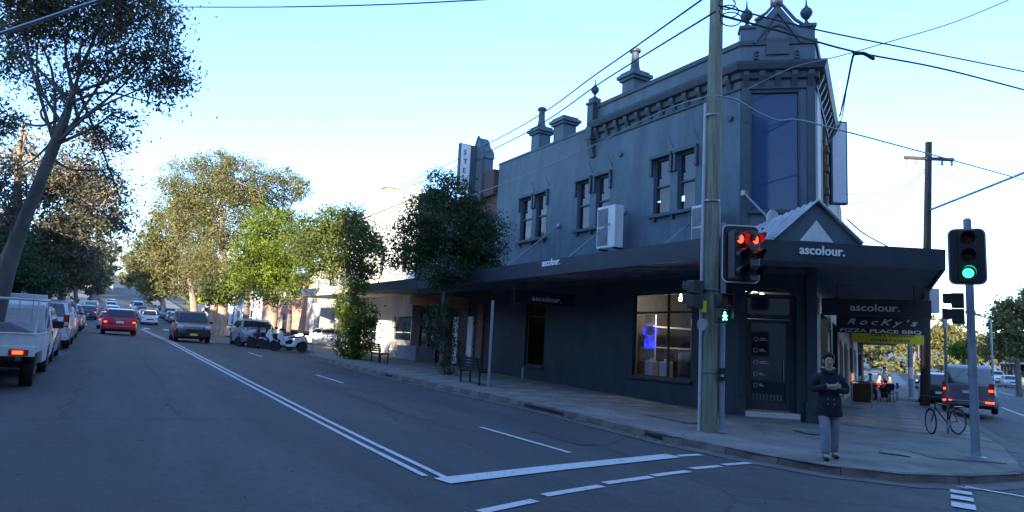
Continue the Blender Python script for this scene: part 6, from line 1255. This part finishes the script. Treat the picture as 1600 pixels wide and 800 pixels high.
tree('street_tree', b, [b, b+Vector((0, 0, 2)), at(548, 440, d), at(540, 390, d)], blobs_at([(540, 378, d, 62, 46), (500, 390, d, 46, 44), (572, 395, d, 36, 38), (535, 348, d, 44, 26), (480, 365, d+1, 34, 34), (540, 425, d, 44, 22)]), 22000, .075, 'lmid', 'bark', 'round crowned street tree above the ivy column', r0=.14, clump=.55)
ivb = blobs_at([(552, 535, d-.2, 28, 28), (556, 495, d-.2, 33, 34), (550, 458, d-.2, 26, 22), (540, 548, d-.2, 18, 14)]); tree('ivy_column', b+Vector((.1, -.1, 0)), [b+Vector((.15, -.15, 0)), b+Vector((.15, -.15, 2.5))], ivb, 5500, .085, 'lbright', 'bark', 'thick column of sunlit ivy leaves wrapping the second street tree', r0=.05, clump=.4, cat='ivy')
b = Vector((11.2, 41.5, g(11.2, 41.5)+.13)); d = (b-CAM).dot(FW); bx = at(452, 500, d); b = Vector((bx.x, bx.y, g(bx.x, bx.y)+.13))
tree('street_tree', b, [b, b+Vector((0, 0, 2)), at(448, 450, d), at(440, 400, d)], blobs_at([(430, 385, d, 58, 52), (398, 415, d, 40, 50), (455, 415, d, 40, 42), (420, 350, d, 38, 30), (385, 455, d, 26, 26), (472, 380, d, 30, 40), (430, 455, d, 40, 26)]), 25000, .09, 'lbright', 'bark', 'bright yellow green street tree lit by the sun above the scooters', r0=.17, clump=.55)
bx = at(384, 500, 52); b = Vector((bx.x, bx.y, g(bx.x, bx.y)+.13)); tree('street_tree', b, [b, b+Vector((0, 0, 2.4)), at(386, 440, 52), at(392, 400, 52)], blobs_at([(400, 430, 52, 30, 26), (370, 440, 52, 26, 22), (415, 395, 52, 30, 25), (345, 460, 52, 24, 20)]), 8000, .15, 'lmid', 'bark', 'dark trunked street tree behind the silver four wheel drive', r0=.28, clump=.7)
# paperbarks
def pb(px, base_y, dd, specs, n, label, sz=.115, m='lolive'):
    bx = at(px, 500, dd); b = Vector((bx.x, bx.y, g(bx.x, bx.y)+.13)); top = at(specs[0][0], specs[0][1], dd); tree('paperbark_tree', b, [b, b+Vector((.1, 0, 2.2)), b.lerp(top, .55)+Vector((.3, 0, 0)), top], blobs_at([(a, c, dd+e, f, h) for a, c, e, f, h in specs]), n, sz, m, 'barkp', label, r0=.55, clump=.9, limbs=46, twig=.035, r1=.22)
pb(345, 520, 62, [(345, 330, 0, 66, 60), (310, 290, 0, 56, 46), (375, 285, 0, 46, 48), (300, 350, 1, 48, 46), (365, 400, 0, 45, 38), (270, 320, 2, 34, 36), (320, 420, 0, 36, 30), (335, 255, 0, 34, 20)], 50000, 'tall sunlit olive paperbark tree with thick pale trunk')
pb(425, 510, 66, [(430, 330, 0, 36, 30), (445, 285, 0, 34, 26), (465, 300, 0, 22, 22), (400, 300, 0, 24, 20)], 9000, 'second tall olive tree behind the bright green one')
pb(300, 508, 84, [(290, 400, 0, 40, 34), (260, 360, 0, 34, 36), (240, 400, 0, 34, 34), (275, 440, 0, 32, 24), (230, 440, 0, 28, 22)], 15000, 'olive tree over the parked cars past the crossing', sz=.2)
pb(250, 500, 115, [(225, 410, 0, 28, 34), (205, 430, 0, 22, 24), (245, 450, 0, 26, 22), (235, 380, 0, 22, 20)], 9000, 'smaller olive tree further up the right side of the street', sz=.25)
pb(330, 505, 74, [(335, 440, 0, 30, 26), (310, 400, 3, 30, 24)], 6000, 'low spreading paperbark behind the thick trunk')
bx = gnd(262, 506, .0); tree('kerb_shrub', Vector((8.8, 82, g(8.8, 82))), [(8.8, 82, g(8.8, 82)), (8.8, 82, g(8.8, 82)+.5)], [(8.8, 81, g(8.8, 82)+.6, .9, 1.6, .55)], 900, .12, 'lbright', 'bark', 'low yellow green shrub at the foot of the crossing sign', r0=.04, limbs=6, cat='shrub', clump=.3)
# left side
d = 13.6; q0 = at(-22, 560, d); b = Vector((q0.x, q0.y, g(q0.x, q0.y)+.1))
tr_ = [b, at(8, 440, d), at(36, 350, d), at(62, 285, d), at(92, 210, d), at(110, 160, d), at(128, 100, d)]
tree('leaning_tree', b, tr_, blobs_at([(120, 10, d, 100, 36), (60, 45, d, 64, 44), (190, 45, d, 68, 36), (225, 105, d, 50, 38), (150, 115, d, 46, 30), (20, 10, d, 60, 36), (240, 10, d, 30, 20), (100, 150, d+1, 50, 16), (180, 175, d, 36, 12), (150, -60, d, 120, 50), (30, -40, d, 80, 40), (235, 165, d, 40, 16), (165, 215, d+.5, 44, 16), (10, 90, d+.5, 40, 30), (262, 60, d, 36, 50), (265, 130, d, 26, 34), (175, 270, d+1, 24, 14), (190, 320, d+2, 18, 12), (-10, 180, d+1, 40, 34), (5, 290, d+2, 30, 40)]), 34000, .048, 'lcrown', 'bark', 'tall leaning dark tree whose crown fills the upper left corner', r0=.15, clump=.42, limbs=170, twig=.011, r1=.07)
d2_ = d+5; bx = at(15, 480, d2_); b2 = Vector((bx.x-1.2, bx.y, g(bx.x, bx.y)+.1))
tree('bare_branched_tree', b2, [b2, at(18, 380, d2_), at(28, 260, d2_), at(36, 190, d2_)], blobs_at([(30, 240, d2_, 34, 56), (70, 300, d2_, 44, 46), (15, 330, d2_, 44, 44), (120, 270, d2_, 52, 38), (150, 220, d2_, 40, 22), (165, 300, d2_, 34, 30), (180, 350, d2_, 20, 16)]), 7000, .06, 'lcrown2', 'barkp', 'pale barked half bare tree at the left edge behind the leaning one', r0=.14, clump=.5, limbs=150, twig=.018, r1=.05, lr=.8)
def lt(px, dd, specs, n, label, m='lcrown', sz=.13, name='left_street_tree', limbs=40, bark='bark'):
    bx = at(px, 480, dd); b = Vector((bx.x, bx.y, g(bx.x, bx.y)+.1)); top = at(specs[0][0], specs[0][1], dd)
    tree(name, b, [b, b+Vector((0, 0, 2)), b.lerp(top, .6), top], blobs_at([(a, c, dd+e, f, h) for a, c, e, f, h in specs]), n, sz, m, bark, label, r0=.25, clump=.7, limbs=limbs, twig=.03)
lt(55, 29, [(110, 360, 0, 44, 30), (60, 380, 0, 50, 34), (150, 330, 0, 36, 26), (180, 350, 0, 26, 16), (120, 400, 0, 40, 24), (30, 400, 0, 44, 30)], 8500, 'dark bushy tree behind the parked white cars on the left', sz=.11)
lt(95, 42, [(130, 345, 0, 36, 26), (100, 300, 0, 38, 34), (150, 290, 0, 30, 26), (160, 385, 0, 22, 16), (90, 420, 0, 40, 28), (130, 425, 0, 22, 20)], 6500, 'brownish mid distance tree on the left of the street', 'lcrown2', .14)
lt(118, 62, [(120, 420, 0, 34, 22), (140, 400, 0, 24, 20), (90, 440, 0, 34, 20), (150, 430, 0, 16, 14)], 6000, 'dark tree further up the left side, above the black car', sz=.2)
lt(10, 24, [(10, 430, 0, 40, 36), (50, 440, 0, 40, 24), (-20, 380, 0, 50, 44)], 7000, 'dark low tree mass directly behind the tray ute', 'ldark', .10)
lt(140, 95, [(145, 440, 0, 20, 18), (125, 425, 0, 20, 16)], 3500, 'small dark tree before the hill on the left', sz=.25)
lt(150, 135, [(160, 430, 0, 16, 20), (148, 410, 0, 14, 16)], 3000, 'distant tree on the left edge of the hill road', 'lmid', .3)
# hill at the end
hv = []
def patchwood(x0, x1, y0, y1, n, label, m, h=9, s=.6, name='far_wood'):
    V = []; bl = []
    for _ in range(n): x, y = random.uniform(x0, x1), random.uniform(y0, y1); r = random.uniform(3, 6); bl.append((x, y, g(x, y)+h*random.uniform(.4, .9), r, r, r*.9))
    t = thing(name, ((x0+x1)/2, y0, g((x0+x1)/2, y0)), label, 'trees'); t['kind'] = 'stuff'; del t['category']; o, _ = leafcloud(bl, n*420, s, t, m, 1.6); o['kind'] = 'stuff'; return t
patchwood(-30, 22, 205, 250, 24, 'wooded hillside closing the far end of the main street', 'lcrown', 13, .7)
patchwood(-50, -11.5, 105, 235, 32, 'mass of dark trees on the left slope beyond the crossing', 'lcrown', 10, .6)
patchwood(11.5, 45, 130, 235, 26, 'mass of trees on the right slope at the far end', 'lolive', 11, .6)
hh = thing('hilltop_building', (-6, 255, g(-6, 255)), 'dark gabled building on the rise closing the main street', 'building')
zz = g(-6, 262); MB().box((-6, 266, zz+5), (14, 8, 11)).build('wall', 'grey', hh); MB().prism([(-7.6, zz+10.4), (7.6, zz+10.4), (0, zz+14.5)], lambda u, v, d: (-6+u, 266+d, v), -4.4, 4.4).build('roof', 'slate', hh)
for k in range(4):
    for f in range(2): MB().box((-11+k*3.3, 261.98, zz+3+f*3.6), (1.4, .1, 1.7)).build('window', 'dglass', hh)
# side street far trees
def rt(px, dd, specs, n, label, m='lolive', sz=.2):
    bx = at(px, 560, dd); b = Vector((bx.x, bx.y, g(bx.x, bx.y)+.05)); top = at(specs[0][0], specs[0][1], dd)
    tree('side_street_tree', b, [b, b.lerp(top, .4), b.lerp(top, .7)+Vector((.2, 0, 0)), top], blobs_at([(a, c, dd+e, f, h) for a, c, e, f, h in specs]), n, sz, m, 'bark', label, r0=.25, clump=.8, limbs=30, twig=.03)
rt(1590, 62, [(1585, 490, 0, 30, 24), (1570, 520, 0, 26, 22), (1600, 540, 0, 26, 24), (1615, 480, 0, 30, 30), (1556, 545, 0, 20, 14)], 9000, 'olive tree at the right edge across the side street')
rt(1478, 90, [(1475, 525, 0, 22, 20), (1500, 535, 0, 20, 18), (1455, 530, 0, 16, 16)], 5000, 'hazy olive tree between the dark pole and the signal post', sz=.25)
rt(1505, 70, [(1502, 548, 0, 15, 13)], 2200, 'small bright green tree right of the thin post', 'lbright')
rt(1425, 120, [(1430, 535, 0, 18, 16), (1400, 540, 0, 18, 14)], 3000, 'distant tree seen past the end of the awnings', sz=.3)
rt(1535, 120, [(1530, 540, 0, 22, 16), (1550, 535, 0, 16, 14)], 4000, 'distant tree behind the low white shops', 'lmid', .3)
# street lamp far on the side street
c = at(1552, 600, 48); zt_ = at(1552, 492, 48).z; t = thing('street_lamp', (c.x, c.y, g(c.x, c.y)), 'small street lamp with dark head beyond the grey van', 'street lamp'); MB().tube([(c.x, c.y, g(c.x, c.y)), (c.x, c.y, zt_-.3), (c.x-.8, c.y+.5, zt_)], .07, 6).build('post', 'steel', t); MB().box((c.x-1., c.y+.6, zt_), (.8, .3, .15), -.5).build('lamp_head', 'blackm', t, bevel=.03)

p = st2(150, 8); ob = []
for _ in range(16): q = st2(random.uniform(135, 175), random.uniform(-6, 34)); rr = random.uniform(3, 5); ob.append((q.x, q.y, q.z+random.uniform(3, 8), rr, rr, rr))
t = thing('far_wood', tuple(p), 'mass of trees closing the far end of the side street', 'trees'); del t['category']; t['kind'] = 'stuff'; o, _ = leafcloud(ob, 8000, .5, t, 'lolive', 1.6); o['kind'] = 'stuff'
for k, (s_, n_, c_, l_) in enumerate(((58, 3.9, WHITE, 'white car parked beyond the cafe posts on the side street'), (66, 3.9, DGREY, 'dark grey car parked further along the side street kerb'), (76, 3.9, SILVER, 'silver car furthest along the side street kerb'))): q = st2(s_, n_); car('parked_car', 'hatch', c_, l_, q.x, q.y, -AZ2)

def litter(n, fn, size, m, name, label):
    mb = MB()
    for _ in range(n):
        x, y, h = fn(); a = random.uniform(0, math.pi); l = size*random.uniform(.5, 1.4); w_ = l*.5; c_, s_ = math.cos(a), math.sin(a); z = g(x, y)+h
        mb.quad((x-c_*l, y-s_*l, z+.004), (x+s_*w_, y-c_*w_, z+.012), (x+c_*l, y+s_*l, z+.006), (x-s_*w_, y+c_*w_, z+.014))
    o = mb.build(name, m); tag(o, label); o['kind'] = 'stuff'; return o
def gut_pt():
    y = random.uniform(9, 44); return (kx(y)-abs(random.gauss(0, .22))-.03, y, .012)
def path_pt():
    y = random.uniform(9, 40); return (random.uniform(kx(y)+.25, 14.6), y, .14)
def road_pt(): return (random.uniform(-1, 9), random.uniform(5, 26), .008)
litter(1300, gut_pt, .03, 'wood', 'leaf_litter', 'small dry leaves gathered along the gutter'); litter(500, path_pt, .025, 'wood', 'fallen_leaves', 'scattered dry leaves on the footpath'); litter(350, road_pt, .018, 'kerb', 'road_grit', 'pale grit and bits scattered over the road')
